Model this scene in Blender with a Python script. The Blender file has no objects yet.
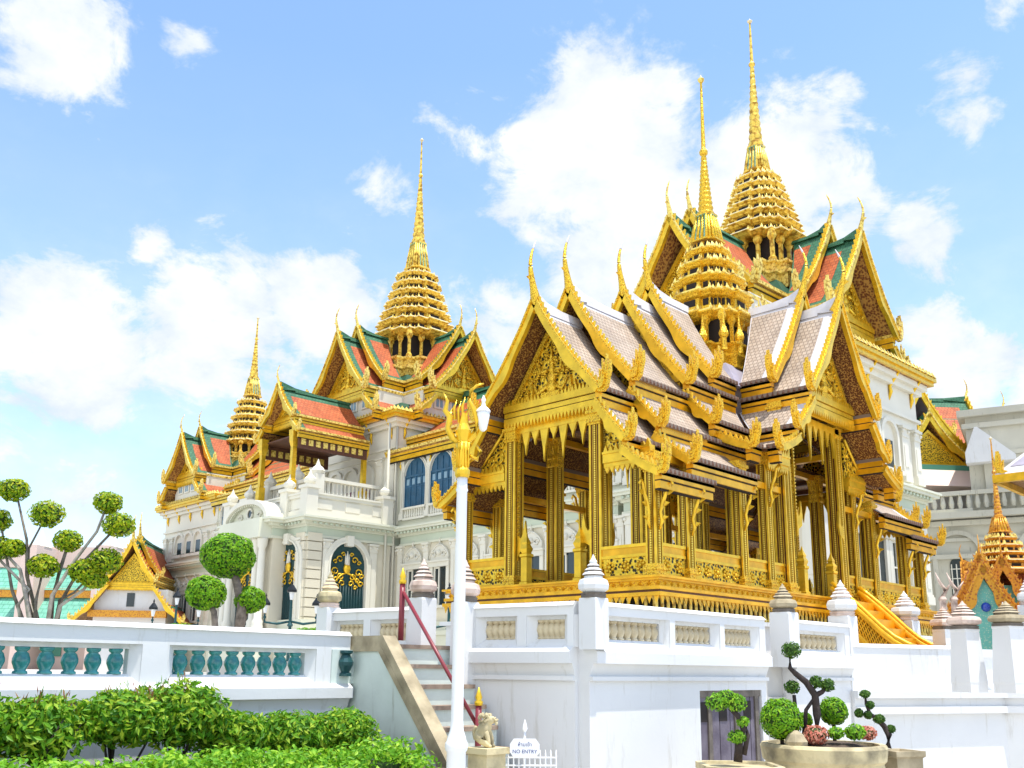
import bpy, bmesh, math, random
from mathutils import Vector, Matrix, noise
R = math.radians
rnd = random.Random(11)
SC = bpy.context.scene
COL = SC.collection

# ------------------------------------------------------------------ camera
TH, PIT, ROLL = R(46.34), R(12.57), R(-0.6)
cam = bpy.data.cameras.new('camera'); camo = bpy.data.objects.new('camera', cam); COL.objects.link(camo)
cam.sensor_width = 36; cam.lens = 961.6 / 1024 * 36; cam.shift_y = 72 / 1024
cam.clip_start = 0.1; cam.clip_end = 4000
fh = Vector((math.sin(TH), math.cos(TH), 0)); rt = Vector((math.cos(TH), -math.sin(TH), 0))
fw = fh * math.cos(PIT) + Vector((0, 0, 1)) * math.sin(PIT)
up = rt.cross(fw)
r2 = rt * math.cos(ROLL) - up * math.sin(ROLL); u2 = rt * math.sin(ROLL) + up * math.cos(ROLL)
m = Matrix.Identity(4)
for i in range(3):
    m[i][0] = r2[i]; m[i][1] = u2[i]; m[i][2] = -fw[i]
m.translation = (0, 0, 1.65)
camo.matrix_world = m
SC.camera = camo

# ------------------------------------------------------------------ light
SUN = Vector((0.06, -0.21, 0.975)).normalized()          # direction towards the sun
sl = bpy.data.lights.new('sun', 'SUN'); sl.energy = 2.9; sl.angle = R(0.53); sl.color = (1.0, 0.96, 0.88)
so = bpy.data.objects.new('sun', sl); COL.objects.link(so); so.location = (0, -40, 80)
so.rotation_euler = (-SUN).to_track_quat('-Z', 'Y').to_euler()
W = bpy.data.worlds.new('World'); SC.world = W; W.use_nodes = True
wn, wl = W.node_tree.nodes, W.node_tree.links
bg = wn['Background']
sky = wn.new('ShaderNodeTexSky'); sky.sky_type = 'NISHITA'; sky.sun_disc = False
sky.sun_elevation = math.asin(SUN.z); sky.sun_rotation = math.atan2(SUN.x, SUN.y)
sky.air_density = 1.0; sky.dust_density = 0.6; sky.ozone_density = 1.6
SKY_STR = 0.15
tc = wn.new('ShaderNodeTexCoord')
def wmath(op, a, b=None, c=None, clamp=False):
    n = wn.new('ShaderNodeMath'); n.operation = op; n.use_clamp = clamp
    for i, v in enumerate((a, b, c)):
        if v is None: continue
        if isinstance(v, (int, float)): n.inputs[i].default_value = v
        else: wl.new(v, n.inputs[i])
    return n.outputs[0]
def wnoise(scale, detail, rough, sy=1.0, off=0.0, dist=0.0):
    mp = wn.new('ShaderNodeMapping'); wl.new(tc.outputs['Generated'], mp.inputs[0])
    mp.inputs['Scale'].default_value = (1, 1, sy); mp.inputs['Location'].default_value = (off, off * .7, off * .3)
    n = wn.new('ShaderNodeTexNoise'); wl.new(mp.outputs[0], n.inputs[0])
    n.inputs['Scale'].default_value = scale; n.inputs['Detail'].default_value = detail; n.inputs['Roughness'].default_value = rough
    n.inputs['Distortion'].default_value = dist
    return n.outputs[0]
# cumulus banks in view, plus unseen ones added behind for fill light: (direction, angular radius, amount)
CLOUDS = [((0.259, 0.797, 0.545), .062, .85), ((0.351, 0.752, 0.558), .03, .55), ((0.379, 0.836, 0.397), .028, .55),
          ((0.447, 0.833, 0.325), .075, .9), ((0.525, 0.77, 0.362), .056, 1.0), ((0.326, 0.897, 0.297), .08, .85),
          ((0.68, 0.534, 0.502), .09, 1.05), ((0.691, 0.48, 0.539), .05, .75), ((0.789, 0.41, 0.458), .085, .95),
          ((0.785, 0.354, 0.508), .045, .6), ((0.815, 0.236, 0.53), .045, .5), ((0.842, 0.236, 0.484), .03, .5),
          ((0.87, 0.293, 0.396), .045, .55), ((0.915, 0.292, 0.28), .06, .8), ((0.557, 0.69, 0.462), .04, .45),
          ((0.668, 0.656, 0.352), .055, .8), ((0.359, 0.919, 0.162), .06, .5), ((0.368, 0.896, 0.248), .05, .5),
          ((0.811, 0.199, 0.55), .03, .5), ((0.59, 0.62, 0.51), .03, .45), ((0.28, 0.93, 0.22), .07, .6),
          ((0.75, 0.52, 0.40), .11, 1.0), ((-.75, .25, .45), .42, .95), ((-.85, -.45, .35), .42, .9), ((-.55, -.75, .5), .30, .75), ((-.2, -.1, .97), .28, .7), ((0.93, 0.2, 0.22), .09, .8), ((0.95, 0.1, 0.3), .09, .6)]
def blob_sum():
    acc = None
    for c, rad, amt in CLOUDS:
        d = wn.new('ShaderNodeVectorMath'); d.operation = 'DISTANCE'
        wl.new(tc.outputs['Generated'], d.inputs[0]); d.inputs[1].default_value = Vector(c).normalized()
        q = wmath('DIVIDE', d.outputs['Value'], rad)
        q = wmath('MULTIPLY', q, q)
        e = wmath('MULTIPLY', wmath('EXPONENT', wmath('MULTIPLY', q, -0.8)), amt)
        acc = e if acc is None else wmath('MAXIMUM', acc, e)
    return acc
n1 = wnoise(9.0, 10, .66, 1.6, 3.1, .45)
n2 = wnoise(24.0, 8, .62, 1.2, 7.7, .2)
nz = wmath('ADD', wmath('MULTIPLY', n1, 1.5), wmath('MULTIPLY', n2, .62))          # about 0.98 +- .3
sep = wn.new('ShaderNodeSeparateXYZ'); wl.new(tc.outputs['Generated'], sep.inputs[0])
blob = blob_sum()
dens = wmath('ADD', wmath('MULTIPLY', blob, 1.0), wmath('SUBTRACT', nz, 1.41))
mr = wn.new('ShaderNodeMapRange'); mr.interpolation_type = 'SMOOTHSTEP'
wl.new(dens, mr.inputs[0]); mr.inputs[1].default_value = -.08; mr.inputs[2].default_value = .26
mr.inputs[3].default_value = 0; mr.inputs[4].default_value = 1
# thin veil lower down
veil = wmath('MULTIPLY', wmath('SUBTRACT', 1.0, wmath('MULTIPLY', sep.outputs[2], 1.75), clamp=True), wmath('MULTIPLY', wnoise(5, 5, .6, 2.2, 1.3), 1.25), clamp=True)
cmask = wmath('MAXIMUM', mr.outputs[0], wmath('MULTIPLY', veil, .90), clamp=True)
shade = wmath('ADD', wmath('MULTIPLY', wnoise(13.0, 7, .6, 1.5, 5.0), .75), wmath('MULTIPLY', dens, .28))
cr = wn.new('ShaderNodeValToRGB'); wl.new(shade, cr.inputs[0])
cr.color_ramp.elements[0].position = .28; cr.color_ramp.elements[0].color = (2.45, 2.8, 3.25, 1)
cr.color_ramp.elements[1].position = .60; cr.color_ramp.elements[1].color = (3.6, 3.65, 3.7, 1)
hs = wn.new('ShaderNodeHueSaturation'); wl.new(sky.outputs[0], hs.inputs['Color']); hs.inputs['Saturation'].default_value = 1.06; hs.inputs['Value'].default_value = 1.03
mix = wn.new('ShaderNodeMix'); mix.data_type = 'RGBA'
# clouds behind the camera get added brightness, fill for the shaded faces
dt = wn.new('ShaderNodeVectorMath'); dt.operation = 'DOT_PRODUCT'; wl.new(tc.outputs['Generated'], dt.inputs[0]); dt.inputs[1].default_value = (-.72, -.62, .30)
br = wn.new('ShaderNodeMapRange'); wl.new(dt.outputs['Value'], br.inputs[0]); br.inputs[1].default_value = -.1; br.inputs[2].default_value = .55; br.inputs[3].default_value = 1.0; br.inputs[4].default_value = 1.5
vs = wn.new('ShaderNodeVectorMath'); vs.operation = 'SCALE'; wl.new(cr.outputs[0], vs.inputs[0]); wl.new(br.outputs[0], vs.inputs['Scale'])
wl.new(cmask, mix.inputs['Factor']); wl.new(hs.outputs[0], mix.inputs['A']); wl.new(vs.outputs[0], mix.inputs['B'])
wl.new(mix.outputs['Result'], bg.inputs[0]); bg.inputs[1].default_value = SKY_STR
SC.view_settings.view_transform = 'Standard'; SC.view_settings.look = 'None'
SC.view_settings.exposure = 1.03; SC.view_settings.gamma = 1.0; SC.view_settings.use_curve_mapping = False
SC.cycles.use_denoising = True
SC.cycles.max_bounces = 6; SC.cycles.diffuse_bounces = 3; SC.cycles.glossy_bounces = 3; SC.cycles.transmission_bounces = 2
SC.cycles.transparent_max_bounces = 6

# ------------------------------------------------------------------ materials
def mat(name, col=(.8, .8, .8), rough=.7, metal=0.0, var=0.0, vscale=1.5, col2=None, bump=0.0, bscale=30, kind='noise', lo=.35, hi=.65, spec=.4, stain=None, carved=False):
    if carved: col, col2, lo, hi = col2, col, .48, .80  # cell edges go dark: crevice shade painted into the gilding colour
    m_ = bpy.data.materials.new(name); m_.use_nodes = True
    n, l = m_.node_tree.nodes, m_.node_tree.links
    b = n['Principled BSDF']; b.inputs['Roughness'].default_value = rough; b.inputs['Metallic'].default_value = metal
    b.inputs['Specular IOR Level'].default_value = spec
    c1 = (*col, 1); c2 = (*(col2 or tuple(max(0, x * (1 - var)) for x in col)), 1)
    t = n.new('ShaderNodeTexCoord')
    if var or col2:
        if kind == 'voronoi':
            tx = n.new('ShaderNodeTexVoronoi'); tx.inputs['Scale'].default_value = vscale; o = tx.outputs['Distance']
        elif kind == 'wavez':
            tx = n.new('ShaderNodeTexWave'); tx.wave_type = 'BANDS'; tx.bands_direction = 'Z'; tx.inputs['Scale'].default_value = vscale; tx.inputs['Distortion'].default_value = .6; o = tx.outputs['Fac']
        else:
            tx = n.new('ShaderNodeTexNoise'); tx.inputs['Scale'].default_value = vscale; tx.inputs['Detail'].default_value = 6; o = tx.outputs['Fac']
        l.new(t.outputs['Object'], tx.inputs['Vector'])
        r_ = n.new('ShaderNodeValToRGB'); l.new(o, r_.inputs[0])
        r_.color_ramp.elements[0].position = lo; r_.color_ramp.elements[0].color = c2
        r_.color_ramp.elements[1].position = hi; r_.color_ramp.elements[1].color = c1
        out = r_.outputs[0]
        if stain:
            mp = n.new('ShaderNodeMapping'); mp.inputs['Scale'].default_value = (2.2, 2.2, .35); l.new(t.outputs['Object'], mp.inputs[0])
            s2 = n.new('ShaderNodeTexNoise'); s2.inputs['Scale'].default_value = 2.4; s2.inputs['Detail'].default_value = 8; s2.inputs['Roughness'].default_value = .7
            l.new(mp.outputs[0], s2.inputs['Vector'])
            r3 = n.new('ShaderNodeValToRGB'); l.new(s2.outputs['Fac'], r3.inputs[0])
            r3.color_ramp.elements[0].position = stain[1]; r3.color_ramp.elements[0].color = (0, 0, 0, 1)
            r3.color_ramp.elements[1].position = min(1, stain[1] + .14); r3.color_ramp.elements[1].color = (stain[2],) * 3 + (1,)
            mx = n.new('ShaderNodeMix'); mx.data_type = 'RGBA'; l.new(r3.outputs[0], mx.inputs['Factor']); l.new(out, mx.inputs['A']); mx.inputs['B'].default_value = (*stain[0], 1)
            out = mx.outputs['Result']
        l.new(out, b.inputs['Base Color'])
    else:
        b.inputs['Base Color'].default_value = c1
    if bump:
        if kind == 'voronoi':
            bt = n.new('ShaderNodeTexVoronoi'); bo = bt.outputs['Distance']
        else:
            bt = n.new('ShaderNodeTexNoise'); bt.inputs['Detail'].default_value = 5; bo = bt.outputs['Fac']
        bt.inputs['Scale'].default_value = bscale; l.new(t.outputs['Object'], bt.inputs['Vector'])
        bp = n.new('ShaderNodeBump'); bp.inputs['Strength'].default_value = bump; bp.inputs['Distance'].default_value = .02; bp.invert = carved
        l.new(bo, bp.inputs['Height']); l.new(bp.outputs[0], b.inputs['Normal'])
    return m_
def tilemat(name, c1, c2, mortar, bw, bh, off=.5, rough=.55, bump=.5, var=.25):
    m_ = bpy.data.materials.new(name); m_.use_nodes = True
    n, l = m_.node_tree.nodes, m_.node_tree.links
    b = n['Principled BSDF']; b.inputs['Roughness'].default_value = rough; b.inputs['Specular IOR Level'].default_value = .25
    t = n.new('ShaderNodeUVMap')
    k = n.new('ShaderNodeTexBrick'); l.new(t.outputs[0], k.inputs['Vector'])
    k.inputs['Scale'].default_value = 1; k.inputs['Brick Width'].default_value = bw; k.inputs['Row Height'].default_value = bh
    k.inputs['Mortar Size'].default_value = bh * .09; k.inputs['Mortar Smooth'].default_value = .3; k.offset = off
    k.inputs['Color1'].default_value = (*c1, 1); k.inputs['Color2'].default_value = (*c2, 1); k.inputs['Mortar'].default_value = (*mortar, 1)
    ns = n.new('ShaderNodeTexNoise'); ns.inputs['Scale'].default_value = 1.7; ns.inputs['Detail'].default_value = 7; l.new(t.outputs[0], ns.inputs['Vector'])
    mm = n.new('ShaderNodeMix'); mm.data_type = 'RGBA'; mm.blend_type = 'MULTIPLY'; mm.inputs['Factor'].default_value = 1
    rr = n.new('ShaderNodeMapRange'); l.new(ns.outputs['Fac'], rr.inputs[0]); rr.inputs[1].default_value = .3; rr.inputs[2].default_value = .7; rr.inputs[3].default_value = 1 - var; rr.inputs[4].default_value = 1.05
    l.new(k.outputs['Color'], mm.inputs['A']); l.new(rr.outputs[0], mm.inputs['B']); l.new(mm.outputs['Result'], b.inputs['Base Color'])
    bp = n.new('ShaderNodeBump'); bp.inputs['Strength'].default_value = bump; bp.inputs['Distance'].default_value = .02; bp.invert = True
    l.new(k.outputs['Fac'], bp.inputs['Height']); l.new(bp.outputs[0], b.inputs['Normal'])
    return m_
def leafmat(name, c1, c2, c3):
    m_ = bpy.data.materials.new(name); m_.use_nodes = True
    n, l = m_.node_tree.nodes, m_.node_tree.links
    b = n['Principled BSDF']; b.inputs['Roughness'].default_value = .5; b.inputs['Specular IOR Level'].default_value = .3
    g = n.new('ShaderNodeNewGeometry'); r_ = n.new('ShaderNodeValToRGB'); l.new(g.outputs['Random Per Island'], r_.inputs[0])
    e = r_.color_ramp.elements; e[0].color = (*c1, 1); e[1].color = (*c3, 1); e[1].position = 1
    x = e.new(.55); x.color = (*c2, 1)
    l.new(r_.outputs[0], b.inputs['Base Color'])
    tr = n.new('ShaderNodeBsdfTranslucent'); l.new(r_.outputs[0], tr.inputs[0])
    mx = n.new('ShaderNodeMixShader'); mx.inputs[0].default_value = .38
    l.new(b.outputs[0], mx.inputs[1]); l.new(tr.outputs[0], mx.inputs[2]); l.new(mx.outputs[0], n['Material Output'].inputs[0])
    return m_
GA, GB = (.94, .60, .035), (.50, .24, .010)
M = {}
M['gold'] = mat('gilded_carving', GA, .32, .55, col2=GB, vscale=38, kind='voronoi', bump=.6, bscale=38, spec=.6, carved=True)
M['gold_smooth'] = mat('gilded_plain', (.94, .585, .03), .30, .55, var=.25, vscale=5, bump=.15, bscale=40, spec=.6)
M['gold_deep'] = mat('gilded_orange', (.94, .56, .018), .38, .35, col2=(.62, .25, .006), vscale=34, kind='voronoi', bump=.5, bscale=34, carved=True)
M['gold_fret'] = mat('gilt_scrollwork_on_glass', (.90, .60, .04), .35, .4, col2=(.035, .028, .012), vscale=15, kind='voronoi', bump=.9, bscale=15, lo=.38, hi=.5)
M['gold_pale'] = mat('pale_gilding_shaded_creases', (.88, .68, .17), .45, .25, col2=(.42, .24, .03), vscale=8, kind='voronoi', bump=.6, bscale=8, carved=True)
M['gold_far'] = mat('gilt_spire_mosaic', (.88, .62, .10), .40, .3, col2=(.40, .20, .015), vscale=5, kind='voronoi', bump=.6, bscale=5, carved=True)
M['spire_edge'] = mat('spire_edging_highlight', (.80, .68, .42), .5, .1, var=.2, vscale=6)  # cream tone paints the sunlit highlight along the tier rims
M['mosaic'] = mat('brown_glass_mosaic', (.15, .055, .014), .3, .3, col2=(.05, .014, .006), vscale=60, kind='voronoi', lo=.2, hi=.6, bump=.2, bscale=60)
M['gold_orange'] = mat('gilded_orange_plain', (.93, .48, .014), .30, .5, var=.28, vscale=4, bump=.15, bscale=40, spec=.6)
M['floor_stone'] = mat('dark_floor_stone', (.13, .085, .06), .35, var=.3, vscale=3)
M['column_strip'] = mat('gilt_stud_strip', (.95, .72, .10), .35, .35, col2=(.52, .28, .03), vscale=8, kind='wavez', lo=.25, hi=.6, bump=.3, bscale=40)
M['mosaic_dot'] = mat('gilt_dotted_mosaic', (.80, .46, .04), .35, .4, col2=(.10, .045, .01), vscale=24, kind='voronoi', lo=.42, hi=.5, bump=.5, bscale=24)
M['soffit'] = mat('red_lacquer_soffit', (.44, .24, .06), .5, .2, col2=(.10, .03, .012), vscale=34, kind='voronoi', lo=.5, hi=.72)
M['soffit_beam'] = mat('dark_soffit_beam', (.13, .05, .025), .6, var=.3, vscale=6)
M['soffit_far'] = mat('brown_gilt_soffit', (.50, .27, .07), .55, .1, col2=(.17, .055, .022), vscale=9, kind='voronoi', lo=.35, hi=.65)
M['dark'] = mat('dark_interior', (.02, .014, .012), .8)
M['tile_grey'] = tilemat('pale_grey_roof_tiles', (.45, .35, .265), (.53, .43, .335), (.24, .18, .14), .10, .11)
M['tile_white'] = mat('white_lead_tile_border', (.66, .64, .66), .6, var=.16, vscale=3)
M['tile_lilac'] = mat('lilac_grey_render', (.36, .33, .40), .7, var=.2, vscale=3)
M['tile_orange'] = tilemat('orange_glazed_tiles', (.50, .115, .035), (.58, .16, .055), (.30, .065, .025), .24, .22, bump=.45, var=.35)
M['tile_green'] = tilemat('green_glazed_tiles', (.045, .165, .085), (.07, .21, .115), (.025, .10, .055), .24, .22, bump=.45, var=.35)
M['tile_pink'] = tilemat('faded_pink_tiles', (.88, .72, .64), (.90, .75, .67), (.80, .62, .54), .6, .4, bump=.2)
M['tile_teal'] = tilemat('faded_teal_tiles', (.16, .46, .34), (.20, .50, .38), (.10, .32, .23), .6, .4, bump=.3)
M['white'] = mat('white_limewash', (.74, .74, .73), .8, var=.07, vscale=.9, bump=.08, bscale=14, stain=((.44, .41, .33), .57, .5))
M['white_clean'] = mat('white_gloss_paint', (.82, .82, .81), .45, var=.05, vscale=3)
M['white_aged'] = mat('weathered_green_limewash', (.66, .74, .68), .85, var=.16, vscale=1.8, bump=.15, bscale=12, stain=((.28, .28, .2), .6, .7))
M['plaster'] = mat('pale_celadon_stucco', (.69, .69, .55), .8, var=.09, vscale=.35, bump=.08, bscale=4, stain=((.40, .38, .28), .63, .5))
M['plaster_warm'] = mat('cream_stucco', (.71, .65, .50), .8, var=.10, vscale=.5, bump=.08, bscale=4, stain=((.45, .40, .28), .64, .5))
M['plaster_white'] = mat('white_stucco_trim', (.75, .715, .60), .75, var=.08, vscale=.6, stain=((.45, .42, .34), .66, .4))
M['plaster_green'] = mat('sea_green_entablature', (.55, .61, .48), .8, var=.1, vscale=.5, stain=((.36, .36, .26), .62, .5))
M['plaster_grey'] = mat('grey_weathered_stucco', (.60, .575, .47), .85, var=.2, vscale=.3, stain=((.22, .21, .16), .58, .8))
M['stone'] = mat('weathered_sandstone', (.48, .40, .26), .9, col2=(.22, .18, .11), vscale=3.5, bump=.4, bscale=16, lo=.3, hi=.62)
M['stone_pale'] = mat('pale_yellow_stone', (.62, .52, .30), .9, col2=(.20, .17, .11), vscale=2.6, bump=.35, bscale=18, lo=.34, hi=.55)
M['stone_dark'] = mat('blackened_stone', (.20, .17, .14), .9, var=.4, vscale=6, bump=.3)
M['finial_stone'] = mat('weathered_lotus_stone', (.66, .52, .44), .85, col2=(.30, .20, .15), vscale=4, bump=.25, bscale=20, lo=.3, hi=.55)
M['tread'] = mat('brown_stone_tread', (.36, .27, .20), .85, col2=(.18, .13, .10), vscale=5, bump=.25, bscale=20)
M['baluster'] = mat('beige_glazed_ceramic', (.74, .63, .42), .4, var=.28, vscale=7, col2=(.48, .39, .24))
M['baluster_teal'] = mat('teal_glazed_ceramic', (.06, .34, .33), .22, col2=(.015, .15, .15), vscale=9, spec=.7)
M['blue'] = mat('blue_shutter_paint', (.035, .12, .21), .4, var=.3, vscale=2)
M['blue_light'] = mat('pale_blue_pane', (.22, .34, .42), .25)
M['glass_dark'] = mat('dark_window', (.018, .03, .035), .2, spec=.7)
M['gate_green'] = mat('dark_green_door', (.012, .055, .06), .4, var=.2, vscale=3)
M['maroon'] = mat('maroon_paint', (.24, .035, .045), .35, var=.15, vscale=5)
M['door_purple'] = mat('faded_purple_planks', (.19, .165, .20), .75, col2=(.11, .09, .12), vscale=4, bump=.2)
M['iron_teal'] = mat('dark_teal_iron', (.018, .075, .08), .4, .2)
M['iron_black'] = mat('black_iron', (.015, .018, .02), .4, .3)
M['lamp_glass'] = mat('opal_lamp_glass', (.82, .83, .82), .2, spec=.6)
M['bark'] = mat('grey_bark', (.27, .225, .185), .9, col2=(.13, .105, .085), vscale=9, bump=.5, bscale=20)
M['bark_dark'] = mat('dark_bark', (.055, .04, .035), .9, var=.4, vscale=12, bump=.5, bscale=30)
M['bark_pale'] = mat('pale_grey_bark', (.52, .46, .40), .9, col2=(.30, .25, .21), vscale=7, bump=.4, bscale=20)
M['leaf'] = leafmat('clipped_leaves', (.08, .26, .006), (.18, .43, .008), (.34, .56, .015))
M['leaf_yellow'] = leafmat('yellow_green_leaves', (.13, .28, .008), (.34, .48, .010), (.62, .58, .02))
M['leaf_hedge'] = leafmat('hedge_leaves', (.04, .16, .008), (.16, .38, .014), (.44, .56, .04))
M['leaf_low'] = leafmat('bright_hedge_leaves', (.10, .30, .012), (.20, .46, .02), (.40, .60, .04))
M['leaf_dark'] = leafmat('bonsai_leaves', (.03, .09, .012), (.07, .17, .02), (.14, .25, .03))
M['leaf_red'] = leafmat('red_tinged_shoots', (.30, .08, .05), (.36, .16, .06), (.40, .28, .08))
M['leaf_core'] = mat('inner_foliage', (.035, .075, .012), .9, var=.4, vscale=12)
M['flower'] = leafmat('coral_flowers', (.60, .15, .10), (.68, .27, .19), (.70, .40, .28))
M['soil'] = mat('garden_soil', (.10, .07, .05), .95, var=.4, vscale=6)
M['grass'] = mat('court_lawn', (.11, .20, .04), .95, col2=(.06, .12, .02), vscale=3, bump=.5, bscale=60)
M['ground'] = mat('pale_stone_paving', (.56, .54, .50), .9, var=.2, vscale=1.2, bump=.1)
M['teal_mosaic'] = mat('turquoise_mosaic', (.16, .50, .42), .3, col2=(.50, .62, .48), vscale=16, kind='voronoi', lo=.1, hi=.45)
M['cobalt'] = mat('cobalt_glass_boss', (.01, .05, .40), .1, spec=.8)
M['orange_mosaic'] = mat('orange_gilt_mosaic', (.72, .34, .03), .4, .2, col2=(.36, .08, .03), vscale=10, kind='voronoi', lo=.15, hi=.5, bump=.6, bscale=10)
M['red_paint'] = mat('red_lacquer', (.42, .07, .04), .5, var=.2, vscale=4)
M['sign_blue'] = mat('blue_sign_lettering', (.04, .06, .22), .5)
M['navy'] = mat('navy_cloth', (.015, .03, .08), .8)
M['pale_cloth'] = mat('pale_blue_cloth', (.50, .58, .70), .8)
M['skin'] = mat('skin', (.45, .27, .19), .6)
M['hair'] = mat('black_hair', (.015, .012, .01), .6)
# ------------------------------------------------------------------ builder
class MB:
    """collects faces; build() links them as one mesh object"""
    def __init__(s, M_=None):
        s.v = []; s.f = []; s.m = []; s.uv = {}; s.M = M_ or Matrix.Identity(4); s.smooth = set()
    def add(s, vs, fs, mi=0, uvs=None, smooth=False):
        o = len(s.v)
        for p in vs: s.v.append(s.M @ Vector(p))
        for k, f in enumerate(fs):
            if uvs: s.uv[len(s.f)] = uvs[k]
            if smooth: s.smooth.add(len(s.f))
            s.f.append([o + i for i in f]); s.m.append(mi)
    def box(s, x0, x1, y0, y1, z0, z1, mi=0):
        s.add([(x0, y0, z0), (x1, y0, z0), (x1, y1, z0), (x0, y1, z0), (x0, y0, z1), (x1, y0, z1), (x1, y1, z1), (x0, y1, z1)],
              [(0, 3, 2, 1), (4, 5, 6, 7), (0, 1, 5, 4), (1, 2, 6, 5), (2, 3, 7, 6), (3, 0, 4, 7)], mi)
    def hexa(s, p, mi=0):
        s.add(p, [(0, 3, 2, 1), (4, 5, 6, 7), (0, 1, 5, 4), (1, 2, 6, 5), (2, 3, 7, 6), (3, 0, 4, 7)], mi)
    def quad(s, a, b, c, d, mi=0, uv=None):
        s.add([a, b, c, d], [(0, 1, 2, 3)], mi, [uv] if uv else None)
    def prism(s, pts, fn, d0, d1, mi=0, mi_side=None):
        """2D outline (a, b) extruded: fn(a, b, d) gives the 3D point"""
        n = len(pts)
        vs = [fn(a, b, d0) for a, b in pts] + [fn(a, b, d1) for a, b in pts]
        s.add(vs, [tuple(range(n))[::-1], tuple(range(n, 2 * n))], mi)
        o = len(s.v) - 2 * n
        for i in range(n):
            j = (i + 1) % n
            s.f.append([o + i, o + j, o + n + j, o + n + i]); s.m.append(mi if mi_side is None else mi_side)
    def loft(s, plan, prof, c=(0, 0), mi=0, smooth=False, cap=True):
        """plan: unit outline; prof: (radius, z[, material])"""
        n = len(plan); vs = []
        for p in prof:
            for (a, b) in plan: vs.append((c[0] + a * p[0], c[1] + b * p[0], p[1]))
        s.add(vs, [], mi)
        o = len(s.v) - len(vs)
        for k in range(len(prof) - 1):
            mk = prof[k][2] if len(prof[k]) > 2 else mi
            for i in range(n):
                j = (i + 1) % n
                if smooth: s.smooth.add(len(s.f))
                s.f.append([o + k * n + i, o + k * n + j, o + (k + 1) * n + j, o + (k + 1) * n + i]); s.m.append(mk)
        if cap:
            if prof[-1][0] > .004:
                s.f.append([o + (len(prof) - 1) * n + i for i in range(n)]); s.m.append(prof[-1][2] if len(prof[-1]) > 2 else mi)
            if prof[0][0] > .004:
                s.f.append([o + i for i in range(n)][::-1]); s.m.append(prof[0][2] if len(prof[0]) > 2 else mi)
    def tube(s, path, rad, n=8, mi=0, cap=True):
        path = [Vector(p) for p in path]; rs = rad if isinstance(rad, (list, tuple)) else [rad] * len(path)
        vs = []; ref = Vector((0, 0, 1))
        for i, p in enumerate(path):
            t = (path[min(i + 1, len(path) - 1)] - path[max(i - 1, 0)]).normalized()
            a = t.cross(ref)
            if a.length < .05: a = t.cross(Vector((1, 0, 0)))
            a.normalize(); b = t.cross(a)
            for k in range(n):
                an = 2 * math.pi * k / n
                vs.append(p + (a * math.cos(an) + b * math.sin(an)) * rs[i])
        fs = []
        for i in range(len(path) - 1):
            for k in range(n):
                j = (k + 1) % n; fs.append((i * n + k, i * n + j, (i + 1) * n + j, (i + 1) * n + k))
        s.add(vs, fs, mi, smooth=True)
        if cap:
            o = len(s.v) - len(vs)
            s.f.append([o + k for k in range(n)][::-1]); s.m.append(mi)
            s.f.append([o + (len(path) - 1) * n + k for k in range(n)]); s.m.append(mi)
    def sphere(s, c, r, n=10, mi=0, sc=(1, 1, 1)):
        vs = []; fs = []
        for i in range(n // 2 + 1):
            ph = math.pi * i / (n // 2)
            for k in range(n):
                an = 2 * math.pi * k / n
                vs.append((c[0] + r * sc[0] * math.sin(ph) * math.cos(an), c[1] + r * sc[1] * math.sin(ph) * math.sin(an), c[2] + r * sc[2] * math.cos(ph)))
        for i in range(n // 2):
            for k in range(n):
                j = (k + 1) % n; fs.append((i * n + k, (i + 1) * n + k, (i + 1) * n + j, i * n + j))
        s.add(vs, fs, mi, smooth=True)
    def data(s, name, mats, org=(0, 0, 0)):
        me = bpy.data.meshes.new(name); o = Vector(org)
        me.from_pydata([tuple(p - o) for p in s.v], [], s.f)
        for x in mats: me.materials.append(M[x])
        for i, p in enumerate(me.polygons):
            p.material_index = min(s.m[i], len(mats) - 1)
            if i in s.smooth: p.use_smooth = True
        if s.uv:
            ul = me.uv_layers.new(name='UVMap')
            for i, p in enumerate(me.polygons):
                if i in s.uv:
                    for li, uvc in zip(p.loop_indices, s.uv[i]): ul.data[li].uv = uvc
        bm = bmesh.new(); bm.from_mesh(me); bm.normal_update()
        bmesh.ops.remove_doubles(bm, verts=bm.verts, dist=1e-5) if False else None
        bmesh.ops.recalc_face_normals(bm, faces=bm.faces); bm.to_mesh(me); bm.free()
        return me
CIRC = lambda n: [(math.cos(2 * math.pi * k / n), math.sin(2 * math.pi * k / n)) for k in range(n)]
SQ = [(1, 1), (-1, 1), (-1, -1), (1, -1)]
_q = [(1, .3), (.88, .3), (.88, .58), (.73, .58), (.73, .73), (.58, .73), (.58, .88), (.3, .88), (.3, 1)]
def _rotq(q):
    out = []
    for k in range(4):
        c, s_ = [(1, 0), (0, 1), (-1, 0), (0, -1)][k]
        for a, b in q: out.append((a * c - b * s_, a * s_ + b * c))
    return out
RED = _rotq(_q)
RED12 = _rotq([(1, .62), (.8, .62), (.8, .8), (.62, .8), (.62, 1)])

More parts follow.
